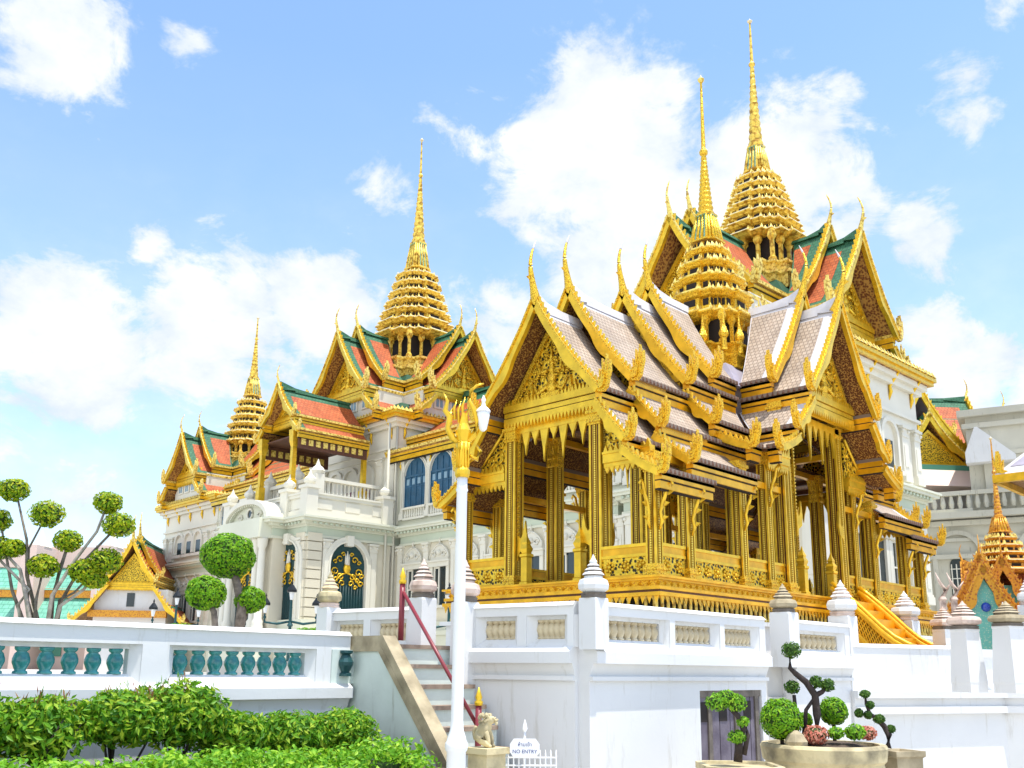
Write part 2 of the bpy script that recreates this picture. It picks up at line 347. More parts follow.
ORG = {}
class Frame:                                            # a local frame of the site: yaw about the camera foot
    def __init__(s, yaw): s.yaw = yaw; s.Mx = Matrix.Rotation(yaw, 4, 'Z')
WORLD, PAL = Frame(0), Frame(R(-2.86))
def tag(o, label=None, cat=None, group=None, kind=None):
    if label: o['label'] = label
    if cat: o['category'] = cat
    if group: o['group'] = group
    if kind: o['kind'] = kind
    return o
def thing(name, label, cat, loc=(0, 0, 0), group=None, fr=WORLD, rot=0.0):
    """an Empty at the thing's base; ORG remembers its origin in site coordinates"""
    o = bpy.data.objects.new(name, None); COL.objects.link(o); o.empty_display_size = .2
    o.location = fr.Mx @ Vector(loc); o.rotation_euler = (0, 0, fr.yaw + rot)
    ORG[o.name] = Vector(loc) if rot == 0 else Vector((0, 0, 0))
    return tag(o, label, cat, group)
def part(name, mb, mats, parent, label=None, loc=None, rot=0.0):
    """one mesh as a child; the builder's coordinates are those of the parent's frame"""
    mats = [mats] if isinstance(mats, str) else mats
    me = mb.data(name, mats, ORG.get(parent.name, (0, 0, 0)) if loc is None else (0, 0, 0)) if isinstance(mb, MB) else mb
    o = bpy.data.objects.new(name, me); COL.objects.link(o); o.parent = parent
    if loc is not None:
        o.location = Vector(loc) - ORG.get(parent.name, Vector((0, 0, 0))); o.rotation_euler = (0, 0, rot)
        ORG[o.name] = Vector((0, 0, 0))
    else: ORG[o.name] = ORG.get(parent.name, Vector((0, 0, 0)))
    if label: o['label'] = label
    return o
def single(name, mb, mats, label=None, cat=None, group=None, kind=None, fr=WORLD, loc=(0, 0, 0)):
    mats = [mats] if isinstance(mats, str) else mats
    o = bpy.data.objects.new(name, mb.data(name, mats, loc)); COL.objects.link(o)
    o.location = fr.Mx @ Vector(loc); o.rotation_euler = (0, 0, fr.yaw)
    ORG[o.name] = Vector(loc)
    return tag(o, label, cat, group, kind)
def copy_tree(o, parent=None):
    c = o.copy(); COL.objects.link(c); c.parent = parent
    ORG[c.name] = ORG.get(o.name, Vector((0, 0, 0)))
    for ch in list(o.children): copy_tree(ch, c)
    return c

# ------------------------------------------------------------------ roof kit (arm-local: x outwards along the ridge, y across)
def lerp(a, b, t): return a + (b - a) * t
def slope_curve(h0, z0, h1, z1, n, sag):
    return [(lerp(h0, h1, t), lerp(z0, z1, t) - sag * 4 * t * (1 - t)) for t in [i / n for i in range(n + 1)]]
def slope_slab(mb, side, x_in_top, x_in_bot, x_out, curve, th, mi_top, mi_under):
    n = len(curve) - 1; v = 0.0
    for i in range(n):
        (h0, z0), (h1, z1) = curve[i], curve[i + 1]
        t0, t1 = i / n, (i + 1) / n
        a0, a1 = lerp(x_in_top, x_in_bot, t0), lerp(x_in_top, x_in_bot, t1)
        L = math.hypot(h1 - h0, z1 - z0)
        uv = [(a0, -v), (x_out, -v), (x_out, -v - L), (a1, -v - L)]
        v += L
        P = [(a0, side * h0, z0), (x_out, side * h0, z0), (x_out, side * h1, z1), (a1, side * h1, z1)]
        mb.quad(*P, mi=mi_top, uv=uv)
        if th:
            Q = [(x, y, z - th) for x, y, z in P]
            mb.quad(*Q[::-1], mi=mi_under, uv=uv)
            mb.quad(P[1], P[2], Q[2], Q[1], mi=mi_under)
            mb.quad(P[0], Q[0], Q[3], P[3], mi=mi_under)
            if i == n - 1: mb.quad(P[2], P[3], Q[3], Q[2], mi=mi_under)
FLAME = [(-.10, .02), (.0, -.13), (.15, -.14), (.27, -.04), (.31, .14), (.37, .34), (.36, .62), (.31, .42), (.28, .30), (.29, .52), (.25, .80),
         (.21, .52), (.20, .30), (.17, .55), (.12, .70), (.11, .44), (.12, .26), (.06, .40), (.02, .46), (.03, .26), (.06, .10), (.0, .06)]
def bargeboard(mb, side, curve, x0, x1, w, wavy, teeth, mi=0, mi_edge=0, ts=.11):
    """carved gable board that follows the slope curve, with leaf teeth on its upper edge"""
    fn = lambda a, b, d: (d, side * a, b)
    top = []; n = 18
    m_ = len(curve) - 1
    for i in range(n + 1):
        t = i / n; k = min(int(t * m_), m_ - 1); f = t * m_ - k
        (h0, z0), (h1, z1) = curve[k], curve[k + 1]
        p = Vector((lerp(h0, h1, f), lerp(z0, z1, f))); d = Vector((h1 - h0, z1 - z0)).normalized()
        top.append((p, Vector((-d.y, d.x)) if d.x * 1 > 0 else Vector((d.y, -d.x))))
    for i in range(n):
        (p, q), (p2, q2) = top[i], top[i + 1]
        t = i / n; t2 = (i + 1) / n
        wv = lambda tt: w * (1 + (.75 * max(0, math.sin((tt - .42) * 3.2 * math.pi)) if wavy and tt > .42 else 0))
        a = [p + q * w * .35, p2 + q2 * w * .35, p2 - q2 * wv(t2) * .75, p - q * wv(t) * .75]
        mb.prism([tuple(x) for x in a], fn, x0, x1, mi)
        b = [p + q * w * .48, p2 + q2 * w * .48, p2 + q2 * w * .2, p + q * w * .2]
        mb.prism([tuple(x) for x in b], fn, x1, x1 + .025 * w / .12, mi_edge)
    if teeth:
        for i in range(teeth):
            t = (i + .6) / (teeth + .3) * n; k = min(int(t), n - 1); f = t - k
            p = lerp(top[k][0], top[k + 1][0], f); q = top[k][1]; d = Vector((q.y, -q.x))
            b = p + q * w * .3
            mb.prism([tuple(b - d * ts * .42), tuple(b + d * ts * .42), tuple(b + q * ts * .62 - d * ts * .30 + Vector((0, ts * .16))), tuple(b + q * ts * .4 - d * ts * .38)], fn, lerp(x0, x1, .2), lerp(x0, x1, .8), mi)
def flame(mb, side, h, z, x0, x1, s, mi=0):
    mb.prism([(h + a * s, z + b * s) for a, b in FLAME], lambda a, b, d: (d, side * a, b), x0, x1, mi)
    mb.prism([(h + (.05 + (a - .05) * .55) * s, z + (.0 + (b) * .5) * s) for a, b in FLAME], lambda a, b, d: (d, side * a, b), x1, x1 + .03 * s / .5, mi)
def chofa(mb, x, z, s, mi=0, mi_tip=1, pts=None):
    path = pts or [(-.12, -.22), (0, 0), (.06, .20), (.115, .40), (.15, .58), (.155, .74), (.12, .92), (.06, 1.08), (.00, 1.22)]
    rad = [.13, .10, .074, .058, .047, .037, .029, .021, .006]
    n = len(path); Q = []
    for i in range(n - 1):
        p0, p1, p2, p3 = [Vector(path[max(0, min(n - 1, i + o))]) for o in (-1, 0, 1, 2)]
        for t in (0, .25, .5, .75):
            q = .5 * ((2 * p1) + (p2 - p0) * t + (2 * p0 - 5 * p1 + 4 * p2 - p3) * t * t + (3 * p1 - p0 - 3 * p2 + p3) * t ** 3)
            Q.append((x + q.x * s, 0, z + q.y * s, s * lerp(rad[i], rad[i + 1], t)))
    Q.append((x + path[-1][0] * s, 0, z + path[-1][1] * s, s * rad[-1]))
    c = int(len(Q) * .80)
    mb.tube([q[:3] for q in Q[:c + 1]], [q[3] for q in Q[:c + 1]], 7, mi)
    mb.tube([q[:3] for q in Q[c:]], [q[3] * 1.05 for q in Q[c:]], 7, mi_tip)
    mb.prism([(path[3][0] - .02, path[3][1] - .08), (path[3][0] + .14, path[3][1] + .0), (path[3][0] + .02, path[3][1] + .08)], lambda a, b, d: (x + a * s, d, z + b * s), -.02 * s, .02 * s, mi)
def roof_section(parent, cfg, e, start, ridge, layers, rot, center, pal, first_valley, det=True, chofa_s=1.0, overhang=.42, flames=.68, fl_skip=()):
    """one telescoping roof section; every slope is a roof tier with its own tile field, boards and finials"""
    tile, border, soffit, gold, edge = pal
    lift = cfg.get('lift', .16); k = cfg['k']
    for li, (h0, z0, h1, z1, xin, xlow, xend) in enumerate(layers):
        sag = cfg.get('sag', .05) * (h1 - h0) * (1.6 if li == 0 else 1)
        n = 5 if li == 0 else 3
        cur = slope_curve(h0, z0, h1, z1, n, sag)
        L = math.hypot(h1 - h0, z1 - z0)
        for sd in (1, -1):
            mb = MB(); slope_slab(mb, sd, xin, xlow, xend, cur, .07 * k, 0, 1)
            if li == 0 and sd == 1:   # ridge capping that sweeps up towards the gable
                rr = [(xin - .05, z0), (lerp(xin, xend, .45), z0), (lerp(xin, xend, .8), z0 + lift * .35), (xend, z0 + lift)]
                for i in range(3):
                    (xa, za), (xb, zb) = rr[i], rr[i + 1]; w = .09 * k
                    mb.hexa([(xa, -w, za - .1), (xb, -w, zb - .1 - (zb - z0)), (xb, w, zb - .1 - (zb - z0)), (xa, w, za - .1), (xa, -w * .6, za + .07), (xb, -w * .6, zb + .07), (xb, w * .6, zb + .07), (xa, w * .6, za + .07)], 0)
            tier = part('roof_tier', mb, [border, soffit], parent, loc=(*center, 0), rot=rot)
            fb = MB(); bd = cfg['border']       # tiles laid 14 mm proud of the border
            fx = xend - bd; tb = bd * .75 / L if li == 0 else .06
            if fx > min(xin, xlow) + .15:
                cf = [(lerp(h0, h1, t), lerp(z0, z1, t) - sag * 4 * t * (1 - t) + .014) for t in [lerp(tb, 1 - cfg.get('lowb', .05), i / 4) for i in range(5)]]
                if xin == xlow: slope_slab(fb, sd, xin + cfg['inb'], xlow + cfg['inb'], fx, cf, 0, 0, 0)
                else: slope_slab(fb, sd, lerp(xin, xlow, tb) + .03, xlow, fx, cf, 0, 0, 0)
                part('tile_field', fb, [tile], tier)
            eb = MB()
            x0_, x1_ = xlow, xend - .02
            for (dh, zt, zb, mi) in ((.045, .055, -.02, 1), (.0, -.02, -.13, 0), (-.02, -.13, -.15, 2), (-.035, -.15, -.27, 0), (-.06, -.27, -.29, 2)):
                ya, yb = sd * (h1 - .14 * k), sd * (h1 + dh * k)
                eb.box(x0_, x1_, min(ya, yb), max(ya, yb), z1 + zb * k, z1 + zt * k, mi)
            if det:   # row of small dark tile ends over the board
                nx = max(2, int((x1_ - x0_) / .11))
                for i in range(nx):
                    xx = x0_ + (i + .5) * (x1_ - x0_) / nx; y = sd * (h1 + .05)
                    eb.add([(xx - .035, y, z1 - .02), (xx + .035, y, z1 - .02), (xx, y, z1 + .065), (xx, y + sd * .02, z1 + .0)], [(0, 1, 3), (0, 3, 2), (1, 2, 3)], 3)
            part('eave_board', eb, [cfg['eave'], 'tile_grey' if det else gold, 'dark', 'soffit_beam'], tier)
            bb = MB()
            cb = cur if li else [(0, z0 + lift * .8)] + [(h, z + lift * (1 - i / n) * .5) for i, (h, z) in enumerate(cur)][1:]
            bargeboard(bb, sd, cb, xend, xend + .09 * k, cfg['bw'], li < 2, max(3, int(L / cfg['ts'])), 0, 1, cfg['ts'])
            part('bargeboard', bb, [edge, gold], tier)
            if (li, sd) not in fl_skip:
                fb2 = MB(); flame(fb2, sd, h1 + .0, z1 + .02, xend + .01, xend + .08 * k, flames * k * (1 if li == 0 else .85))
                part('flame_finial', fb2, [cfg['flame']], tier)
            if li == 0 and chofa_s and sd == 1:
                cb_ = MB(); chofa(cb_, xend + .04 * k, z0 + lift * .8, chofa_s)
                part('horn_finial', cb_, [gold, 'tile_white' if det else edge], tier)
def pediment(parent, center, rot, x, hw, zb, zt, mats, k=1.0, relief=True, valance=0):
    """gilt gable field with a frame, a central figure of scrolls and a dentilled beam below"""
    fn = lambda a, b, d: (d, a, b)
    mb = MB()
    mb.prism([(-hw, zb), (hw, zb), (0, zt)], fn, x - .06 * k, x, 0)
    p = part('pediment', mb, [mats[1]], parent, loc=(*center, 0), rot=rot)
    fr = MB()
    for sd in (1, -1):
        fr.prism([(sd * hw * 1.06, zb - .0), (sd * hw * .96, zb), (0, zt - .10 * k), (0, zt + .05 * k)], fn, x - .02, x + .06 * k, 0)
    part('pediment_frame', fr, [mats[0]], p)
    if relief:
        rb = MB(); H = zt - zb
        rg = random.Random(int(hw * 1000) + 3)
        for sd in (1, -1):      # scrolling leaves
            for j in range(26):
                b = rg.uniform(.06, .78); a = rg.uniform(.16, .92) * (1 - b)
                c = (x + .02, sd * a * hw, zb + b * H); r_ = rg.uniform(.035, .06) * k
                ring = [(c[0] + .03 * k, c[1] + r_ * math.cos(t * .8) * (1 - t * .09), c[2] + r_ * math.sin(t * .8) * (1 - t * .09)) for t in range(8)]
                rb.tube(ring, .018 * k, 5)
        # central group: plinth, body, wings, crown
        w = hw * .26
        rb.prism([(-w * 1.0, zb + .03 * H), (w * 1.0, zb + .03 * H), (w * .7, zb + .13 * H), (-w * .7, zb + .13 * H)], fn, x, x + .09 * k)
        for (yy, zz, r_, st) in ((0, .20, .5, 1.2), (0, .32, .40, 1.3), (0, .43, .27, 1.2), (0, .51, .22, 1.2)): rb.sphere((x + .03 * k, yy, zb + zz * H), r_ * w, 8, 0, (.5, 1, st))
        rb.tube([(x + .03 * k, 0, zb + .52 * H), (x + .03 * k, 0, zb + .62 * H), (x + .03 * k, 0, zb + .78 * H)], [.2 * w, .12 * w, .02 * w], 6)
        for sd in (1, -1):
            rb.tube([(x + .05 * k, sd * w * .3, zb + .42 * H), (x + .07 * k, sd * w * .9, zb + .40 * H), (x + .06 * k, sd * w * 1.2, zb + .54 * H), (x + .04 * k, sd * w * 1.0, zb + .62 * H)], [.13 * w, .12 * w, .09 * w, .03 * w], 6)
            rb.tube([(x + .05 * k, sd * w * .3, zb + .22 * H), (x + .07 * k, sd * w * 1.1, zb + .14 * H), (x + .06 * k, sd * w * 1.5, zb + .26 * H), (x + .04 * k, sd * w * 1.3, zb + .38 * H)], [.16 * w, .14 * w, .10 * w, .03 * w], 6)
            for q in range(3): rb.prism([(sd * w * (1.6 + .45 * q), zb + .03 * H), (sd * w * (1.95 + .45 * q), zb + .03 * H), (sd * w * (1.72 + .42 * q), zb + (.30 - .07 * q) * H)], fn, x, x + .06 * k)
        part('pediment_relief', rb, [mats[0]], p)
    be = MB()
    for dz0, dz1, dx, mi in ((-.02, .10, .10, 0), (-.035, -.02, .05, 1), (-.12, -.035, .07, 0), (-.14, -.12, .05, 1), (-.24, -.14, .08, 0), (-.30, -.24, .04, 0)):
        be.box(x - .12 * k, x + dx * k, -hw * 1.12, hw * 1.12, zb + dz0 * k, zb + dz1 * k, mi)
    nt = int(hw * 2.24 / (.08 * k))
    for i in range(nt):
        a = -hw * 1.12 + (i + .5) * hw * 2.24 / nt; s_ = .037 * k
        be.prism([(a - s_, zb + .10 * k), (a + s_, zb + .10 * k), (a, zb + .22 * k)], fn, x + .03 * k, x + .08 * k)
        be.prism([(a - s_, zb - .24 * k), (a + s_, zb - .24 * k), (a, zb - .36 * k)], fn, x + .03 * k, x + .09 * k)
    part('pediment_beam', be, ['gold_smooth', 'mosaic'], p)
    return p
# ------------------------------------------------------------------ spires
def spire(parent, c, tiers, bell, cone, tip, mats, k, edge_s, posts=None, slots=True, pw=.04):
    """stacked redented tiers -> bell -> ringed cone -> needle.  tiers: (radius, z, height)"""
    g, ed, dk, bl = mats
    sp = None
    for i, (r_, z, h) in enumerate(tiers):
        rn = tiers[i + 1][0] if i + 1 < len(tiers) else bell[0] * 1.25
        mb = MB()
        mb.loft(RED, [(r_ * .80, z - .18 * h, 0), (r_ * .90, z - .08 * h, 0), (r_ * .93, z, 0), (r_ * 1.0, z + .10 * h, 0), (r_ * 1.0, z + .17 * h, 1), (r_ * .99, z + .25 * h, 1),
                      (r_ * .93, z + .26 * h, 0), (rn * .98, z + .40 * h, 0), (rn * .86, z + .44 * h, 0), (rn * .84, z + .84 * h, 0)], c)
        an = sl_ = mb
        n = len(RED)
        for j in range(n):
            a, b = RED[j]; a2, b2 = RED[(j + 1) % n]
            ca = math.hypot(a, b)
            ang = math.atan2(b, a)
            # small gilded antefix on every corner of the eave
            if ca > .92:
                px, py = c[0] + a * r_ * .95, c[1] + b * r_ * .95; s_ = edge_s
                u = Vector((-math.sin(ang), math.cos(ang), 0)) * s_ * .5; w = Vector((math.cos(ang), math.sin(ang), 0)) * s_ * .22
                p = Vector((px, py, z + .22 * h)); t = Vector((px, py, z + .22 * h + s_ * 1.5)) - w
                an.add([p - u - w, p + u - w, p + u + w, p - u + w, t], [(0, 1, 4), (1, 2, 4), (2, 3, 4), (3, 0, 4), (0, 3, 2, 1)], 2)
            L = math.hypot(a2 - a, b2 - b)
            if slots and L > .13:
                mx, my = (a + a2) / 2, (b + b2) / 2
                nx, ny = (b2 - b) / L, -(a2 - a) / L
                rr = rn * .855
                M0 = Matrix(((-ny, nx, 0, c[0] + mx * rr), (nx, ny, 0, c[1] + my * rr), (0, 0, 1, z + .66 * h), (0, 0, 0, 1)))
                sl_.M = M0
                w = L * rr * .30; hh = h * .15
                sl_.box(-w, w, -.02 * k, .012 * k, -hh, hh, 3)
                sl_.M = Matrix.Identity(4)
        part('spire_tier', mb, [g, ed, 'gold_pale', dk], parent)
    bm_ = MB(); r0, z0, r1, z1 = bell
    H = z1 - z0
    bm_.loft(RED12, [(r0 * 1.25, z0 - .06 * H, 0), (r0 * 1.25, z0, 0), (r0, z0 + .05 * H, 1), (lerp(r0, r1, .45), z0 + .45 * H, 1), (r1, z0 + .9 * H, 1), (r1 * 1.2, z0 + .93 * H, 0), (r1 * 1.2, z1, 0), (r1 * .9, z1, 0)], c)
    for q in range(4):      # gilt ribs over the mosaic bell
        for off in (-.62, -.2, .2, .62):
            ca, sa = math.cos(q * math.pi / 2), math.sin(q * math.pi / 2)
            P = [(c[0] + (rr * ca - off * rr * sa), c[1] + (rr * sa + off * rr * ca), zz) for rr, zz in ((r0 * 1.02, z0), (lerp(r0, r1, .45) * 1.03, z0 + .45 * H), (r1 * 1.03, z0 + .92 * H))]
            bm_.tube(P, [.15 * r0, .13 * r0, .10 * r0], 5, 0)
    for q in range(4):
        a = math.pi / 4 + q * math.pi / 2
        P = [(c[0] + rr * math.cos(a), c[1] + rr * math.sin(a), zz) for rr, zz in ((r0 * 1.12, z0), (lerp(r0, r1, .45) * 1.12, z0 + .45 * H), (r1 * 1.12, z0 + .92 * H))]
        bm_.tube(P, [.16 * r0, .13 * r0, .1 * r0], 6, 0)
    part('spire_bell', bm_, [g, bl], parent)
    cb = MB(); pr = []
    zc0, rc0, zc1, rc1 = cone
    n = 13
    for i in range(n):
        t = i / n; t2 = (i + 1) / n
        za, zb = lerp(zc0, zc1, t ** .9), lerp(zc0, zc1, t2 ** .9); ra, rb = lerp(rc0, rc1, t ** .75), lerp(rc0, rc1, t2 ** .75)
        d = zb - za
        pr += [(ra * 1.0, za), (ra * 1.05, za + .25 * d), (ra * 1.02, za + .5 * d), (lerp(ra, rb, .6) * .90, za + .62 * d), (rb * .96, zb - .02 * d)]
    pr += [(rc1, zc1), (rc1 * 1.6, zc1 + .02 * (tip - zc1)), (rc1 * 1.7, zc1 + .05 * (tip - zc1)), (rc1 * .9, zc1 + .09 * (tip - zc1)), (rc1 * .65, lerp(zc1, tip, .55)), (rc1 * .45, lerp(zc1, tip, .9))]
    cb.loft(CIRC(12), pr, c, 0, smooth=False)
    part('spire_cone', cb, [g], parent)
    fb = MB(); rt_ = rc1 * .55
    fb.loft(CIRC(10), [(rt_, lerp(zc1, tip, .9)), (rt_ * 2.2, lerp(zc1, tip, .925)), (rt_ * 2.6, lerp(zc1, tip, .945)), (rt_ * 1.0, lerp(zc1, tip, .965)), (rt_ * .35, lerp(zc1, tip, .985)), (.004, tip)], c, smooth=True)
    part('spire_finial', fb, [ed], parent)
    if posts:
        zb, zt, rad, np_ = posts
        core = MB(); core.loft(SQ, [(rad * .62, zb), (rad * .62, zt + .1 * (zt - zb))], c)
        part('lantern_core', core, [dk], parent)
        for sx in range(-np_, np_ + 1):
            for sy in range(-np_, np_ + 1):
                if max(abs(sx), abs(sy)) != np_: continue
                x, y = c[0] + sx / np_ * rad * .80, c[1] + sy / np_ * rad * .80
                pb = MB(); w = pw * k
                pb.loft(RED12, [(w * 1.7, zb), (w * 1.7, zb + .08 * (zt - zb)), (w, zb + .14 * (zt - zb)), (w * .95, zb + .66 * (zt - zb)), (w * 1.9, zb + .78 * (zt - zb)), (w * 1.9, zb + .84 * (zt - zb)), (w * 1.3, zt)], (x, y))
                part('lantern_post', pb, [g], parent)

# ------------------------------------------------------------------ the golden pavilion
PC = (18.05, 11.05); PZ = 1.75
pav = thing('golden_pavilion', 'open golden cross-shaped pavilion with pale grey tiled roofs and a slim spire', 'pavilion', (*PC, PZ))
def rect_ring(mb, x, y, off, z0, z1, mi): mb.box(PC[0] - x - off, PC[0] + x + off, PC[1] - y - off, PC[1] + y + off, z0, z1, mi)
BX, BY, FZ = 5.72, 2.45, 3.12
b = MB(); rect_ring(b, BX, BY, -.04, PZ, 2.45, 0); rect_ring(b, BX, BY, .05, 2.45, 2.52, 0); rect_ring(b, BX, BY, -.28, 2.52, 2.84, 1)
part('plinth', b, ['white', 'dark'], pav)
b = MB()
for (o, z0, z1, mi) in ((.02, 2.80, 2.86, 0), (-.03, 2.86, 2.90, 2), (.0, 2.90, 2.955, 0), (-.08, 2.955, 3.05, 1), (-.02, 3.05, 3.085, 0), (.03, 3.085, FZ, 0)):
    rect_ring(b, BX, BY, o, z0, z1, mi)
for sy, n, L in ((1, 88, BX), (-1, 88, BX)):
    for i in range(n):
        x = PC[0] - L + (i + .5) * 2 * L / n; y = PC[1] + sy * (BY + .0)
        b.add([(x - .055, y, 2.81), (x + .055, y, 2.81), (x, y + sy * .01, 2.68), (x, y - sy * .05, 2.78)], [(0, 1, 2), (0, 2, 3), (1, 3, 2)], 0)
for sx in (1, -1):
    for i in range(38):
        y = PC[1] - BY + (i + .5) * 2 * BY / 38; x = PC[0] + sx * (BX + .0)
        b.add([(x, y - .055, 2.81), (x, y + .055, 2.81), (x + sx * .01, y, 2.68), (x - sx * .05, y, 2.78)], [(0, 1, 2), (0, 2, 3), (1, 3, 2)], 0)
# rosettes along the frieze
for i in range(64):
    x = PC[0] - BX + (i + .5) * 2 * BX / 64
    for sy in (1, -1):
        y = PC[1] + sy * (BY - .08)
        b.add([(x - .05, y, 3.0), (x, y, 2.965), (x + .05, y, 3.0), (x, y, 3.04), (x, y + sy * .03, 3.0)], [(0, 1, 4), (1, 2, 4), (2, 3, 4), (3, 0, 4)], 3)
for i in range(28):
    y = PC[1] - BY + (i + .5) * 2 * BY / 28
    for sx in (1, -1):
        x = PC[0] + sx * (BX - .08)
        b.add([(x, y - .05, 3.0), (x, y, 2.965), (x, y + .05, 3.0), (x, y, 3.04), (x + sx * .03, y, 3.0)], [(0, 1, 4), (1, 2, 4), (2, 3, 4), (3, 0, 4)], 3)
part('base_moulding', b, ['gold_orange', 'gold_deep', 'mosaic', 'gold_smooth'], pav)
b = MB(); rect_ring(b, BX, BY, -.04, FZ - .02, FZ + .006, 0); part('floor', b, ['floor_stone'], pav)  # dark floor sheet added to cut gold light bouncing up inside
b = MB()      # colonnettes under the overhanging floor
for i in range(72):
    x = PC[0] - BX + .1 + i * (2 * BX - .2) / 71
    for sy in (1, -1): b.loft(CIRC(6), [(.035, 2.52), (.05, 2.56), (.028, 2.62), (.028, 2.74), (.05, 2.80)], (x, PC[1] + sy * (BY - .14)))
for i in range(28):
    y = PC[1] - BY + .2 + i * (2 * BY - .4) / 27
    for sx in (1, -1): b.loft(CIRC(6), [(.035, 2.52), (.05, 2.56), (.028, 2.62), (.028, 2.74), (.05, 2.80)], (PC[0] + sx * (BX - .14), y))
part('colonnette_row', b, ['gold_pale'], pav)
_colcache = {}
def col_mesh(h, a, cap):
    key = (round(h, 2), a, cap)
    if key in _colcache: return _colcache[key]
    s = MB(); hs = h - .10
    s.box(-a, a, -a, a, .10, hs, 1)
    for sx in (1, -1):
        for sy in (1, -1):
            x, y = sx * a, sy * a; w = a * .24
            s.box(min(x - sx * w, x + sx * .014), max(x - sx * w, x + sx * .014), min(y - sy * w, y + sy * .014), max(y - sy * w, y + sy * .014), .10, hs, 2)
    for q in range(4):
        s.M = Matrix.Rotation(q * math.pi / 2, 4, 'Z')
        s.box(a, a + .020, -.014, .014, .10, hs, 0)
        s.box(a, a + .012, -a * .42, -a * .34, .10, hs, 3); s.box(a, a + .012, .34 * a, .42 * a, .10, hs, 3)
    s.M = Matrix.Identity(4)
    sd = s.data('column', ['column_strip', 'mosaic', 'gold_smooth', 'gold_smooth'])
    p = MB()
    for o, z0, z1 in ((.07, 0, .05), (.04, .05, .10), (.055, .10, .14), (.03, .14, .2)): p.box(-a - o, a + o, -a - o, a + o, z0, z1, 0)
    pd = p.data('column_foot', ['gold'])
    c = MB()
    if cap:
        c.loft(RED12, [(a * 1.25, h - .62), (a * 1.42, h - .60), (a * 1.42, h - .55), (a * 1.2, h - .53), (a * 1.2, h - .47), (a * 1.38, h - .45), (a * 1.38, h - .41), (a * 1.15, h - .39), (a * 1.25, h - .2), (a * 1.75, h - .06), (a * 1.8, h)], mi=0)
        for k in range(16):
            an = 2 * math.pi * k / 16; ca, sa = math.cos(an), math.sin(an); r_ = a * 1.28
            t = Vector((-sa, ca, 0)) * a * .24
            p0 = Vector((ca * r_, sa * r_, h - .36)); p1 = Vector((ca * r_ * 1.42, sa * r_ * 1.42, h - .02))
            c.add([p0 - t, p0 + t, p1, p0 + Vector((ca, sa, 0)) * .04 + Vector((0, 0, .16))], [(0, 1, 3), (0, 3, 2), (1, 2, 3)], 0)
    else:
        for o, z0, z1 in ((.03, h - .34, h - .30), (.05, h - .30, h - .26), (.03, h - .26, h - .14), (.06, h - .14, h - .08), (.03, h - .08, h)): c.box(-a - o, a + o, -a - o, a + o, z0, z1, 0)
    cd = c.data('capital', ['gold'])
    _colcache[key] = (sd, pd, cd); return _colcache[key]
def column(x, y, h, a=.135, cap=False):
    sd, pd, cd = col_mesh(h, a, cap)
    o = part('column', sd, [], pav, loc=(PC[0] + x, PC[1] + y, FZ))
    for nm, d in (('column_foot', pd), ('capital', cd)):
        q = bpy.data.objects.new(nm, d); COL.objects.link(q); q.parent = o
for sx in (1, -1):
    for sy in (1, -1):
        for x, h in ((5.45, 2.02), (4.52, 2.02), (2.8, 2.3), (1.85, 2.72)): column(sx * x, sy * 2.18, h, .085)
        column(sx * 1.16, sy * 2.18, 3.75, .12)
        column(sx * 5.35, sy * 1.0, 3.02, .11)
        for x, y in ((4.2, 1.0), (2.7, 1.0), (1.15, 1.1)): column(sx * x, sy * y, 3.0, .105, True)
# floor-level parapets: carved panels between the outer columns
def parapet(x0, y0, x1, y1):
    L = math.hypot(x1 - x0, y1 - y0); an = math.atan2(y1 - y0, x1 - x0)
    b = MB()
    b.box(.12, L - .12, -.035, .035, .0, .06, 0); b.box(.12, L - .12, -.025, .025, .06, .34, 1); b.box(.12, L - .12, -.05, .05, .34, .39, 2)
    b.box(.12, L - .12, -.038, .038, .39, .50, 0); b.box(.12, L - .12, -.06, .06, .50, .55, 2)
    n = max(2, int(L / .32))
    for i in range(n):
        xx = .12 + (i + .5) * (L - .24) / n
        for t in range(7):
            a = t * math.pi * 2 / 7
            for sd in (1, -1): b.sphere((xx + .075 * math.cos(a), sd * .03, .20 + .075 * math.sin(a)), .032, 6, 2)
        for sd in (1, -1): b.sphere((xx, sd * .035, .20), .04, 6, 2)
    part('parapet_panel', b, ['gold_orange', 'gold_fret', 'gold_smooth'], pav, loc=(PC[0] + x0, PC[1] + y0, FZ), rot=an)
for sy in (1, -1):
    for a, c in ((5.45, 4.52), (4.52, 2.8), (2.8, 1.85), (1.85, 1.16)):
        parapet(a, sy * 2.18, c, sy * 2.18); parapet(-a, sy * 2.18, -c, sy * 2.18)
for sx in (1, -1):
    parapet(sx * 5.42, 2.18, sx * 5.42, 1.0); parapet(sx * 5.42, -2.18, sx * 5.42, -1.0)
for sx, sy in ((1, 1), (1, -1), (-1, 1), (-1, -1)):     # short gate posts of the end porches
    for x, y in ((5.42, .62), (.62, 2.25)):
        b = MB(); b.loft(SQ, [(.09, FZ), (.09, FZ + .06), (.07, FZ + .08), (.07, FZ + .50), (.09, FZ + .52), (.09, FZ + .56), (.06, FZ + .58), (.085, FZ + .66), (.05, FZ + .74), (.06, FZ + .77), (.025, FZ + .86), (.005, FZ + .95)], (PC[0] + sx * x, PC[1] + sy * y))
        part('gate_post', b, ['gold_smooth'], pav)
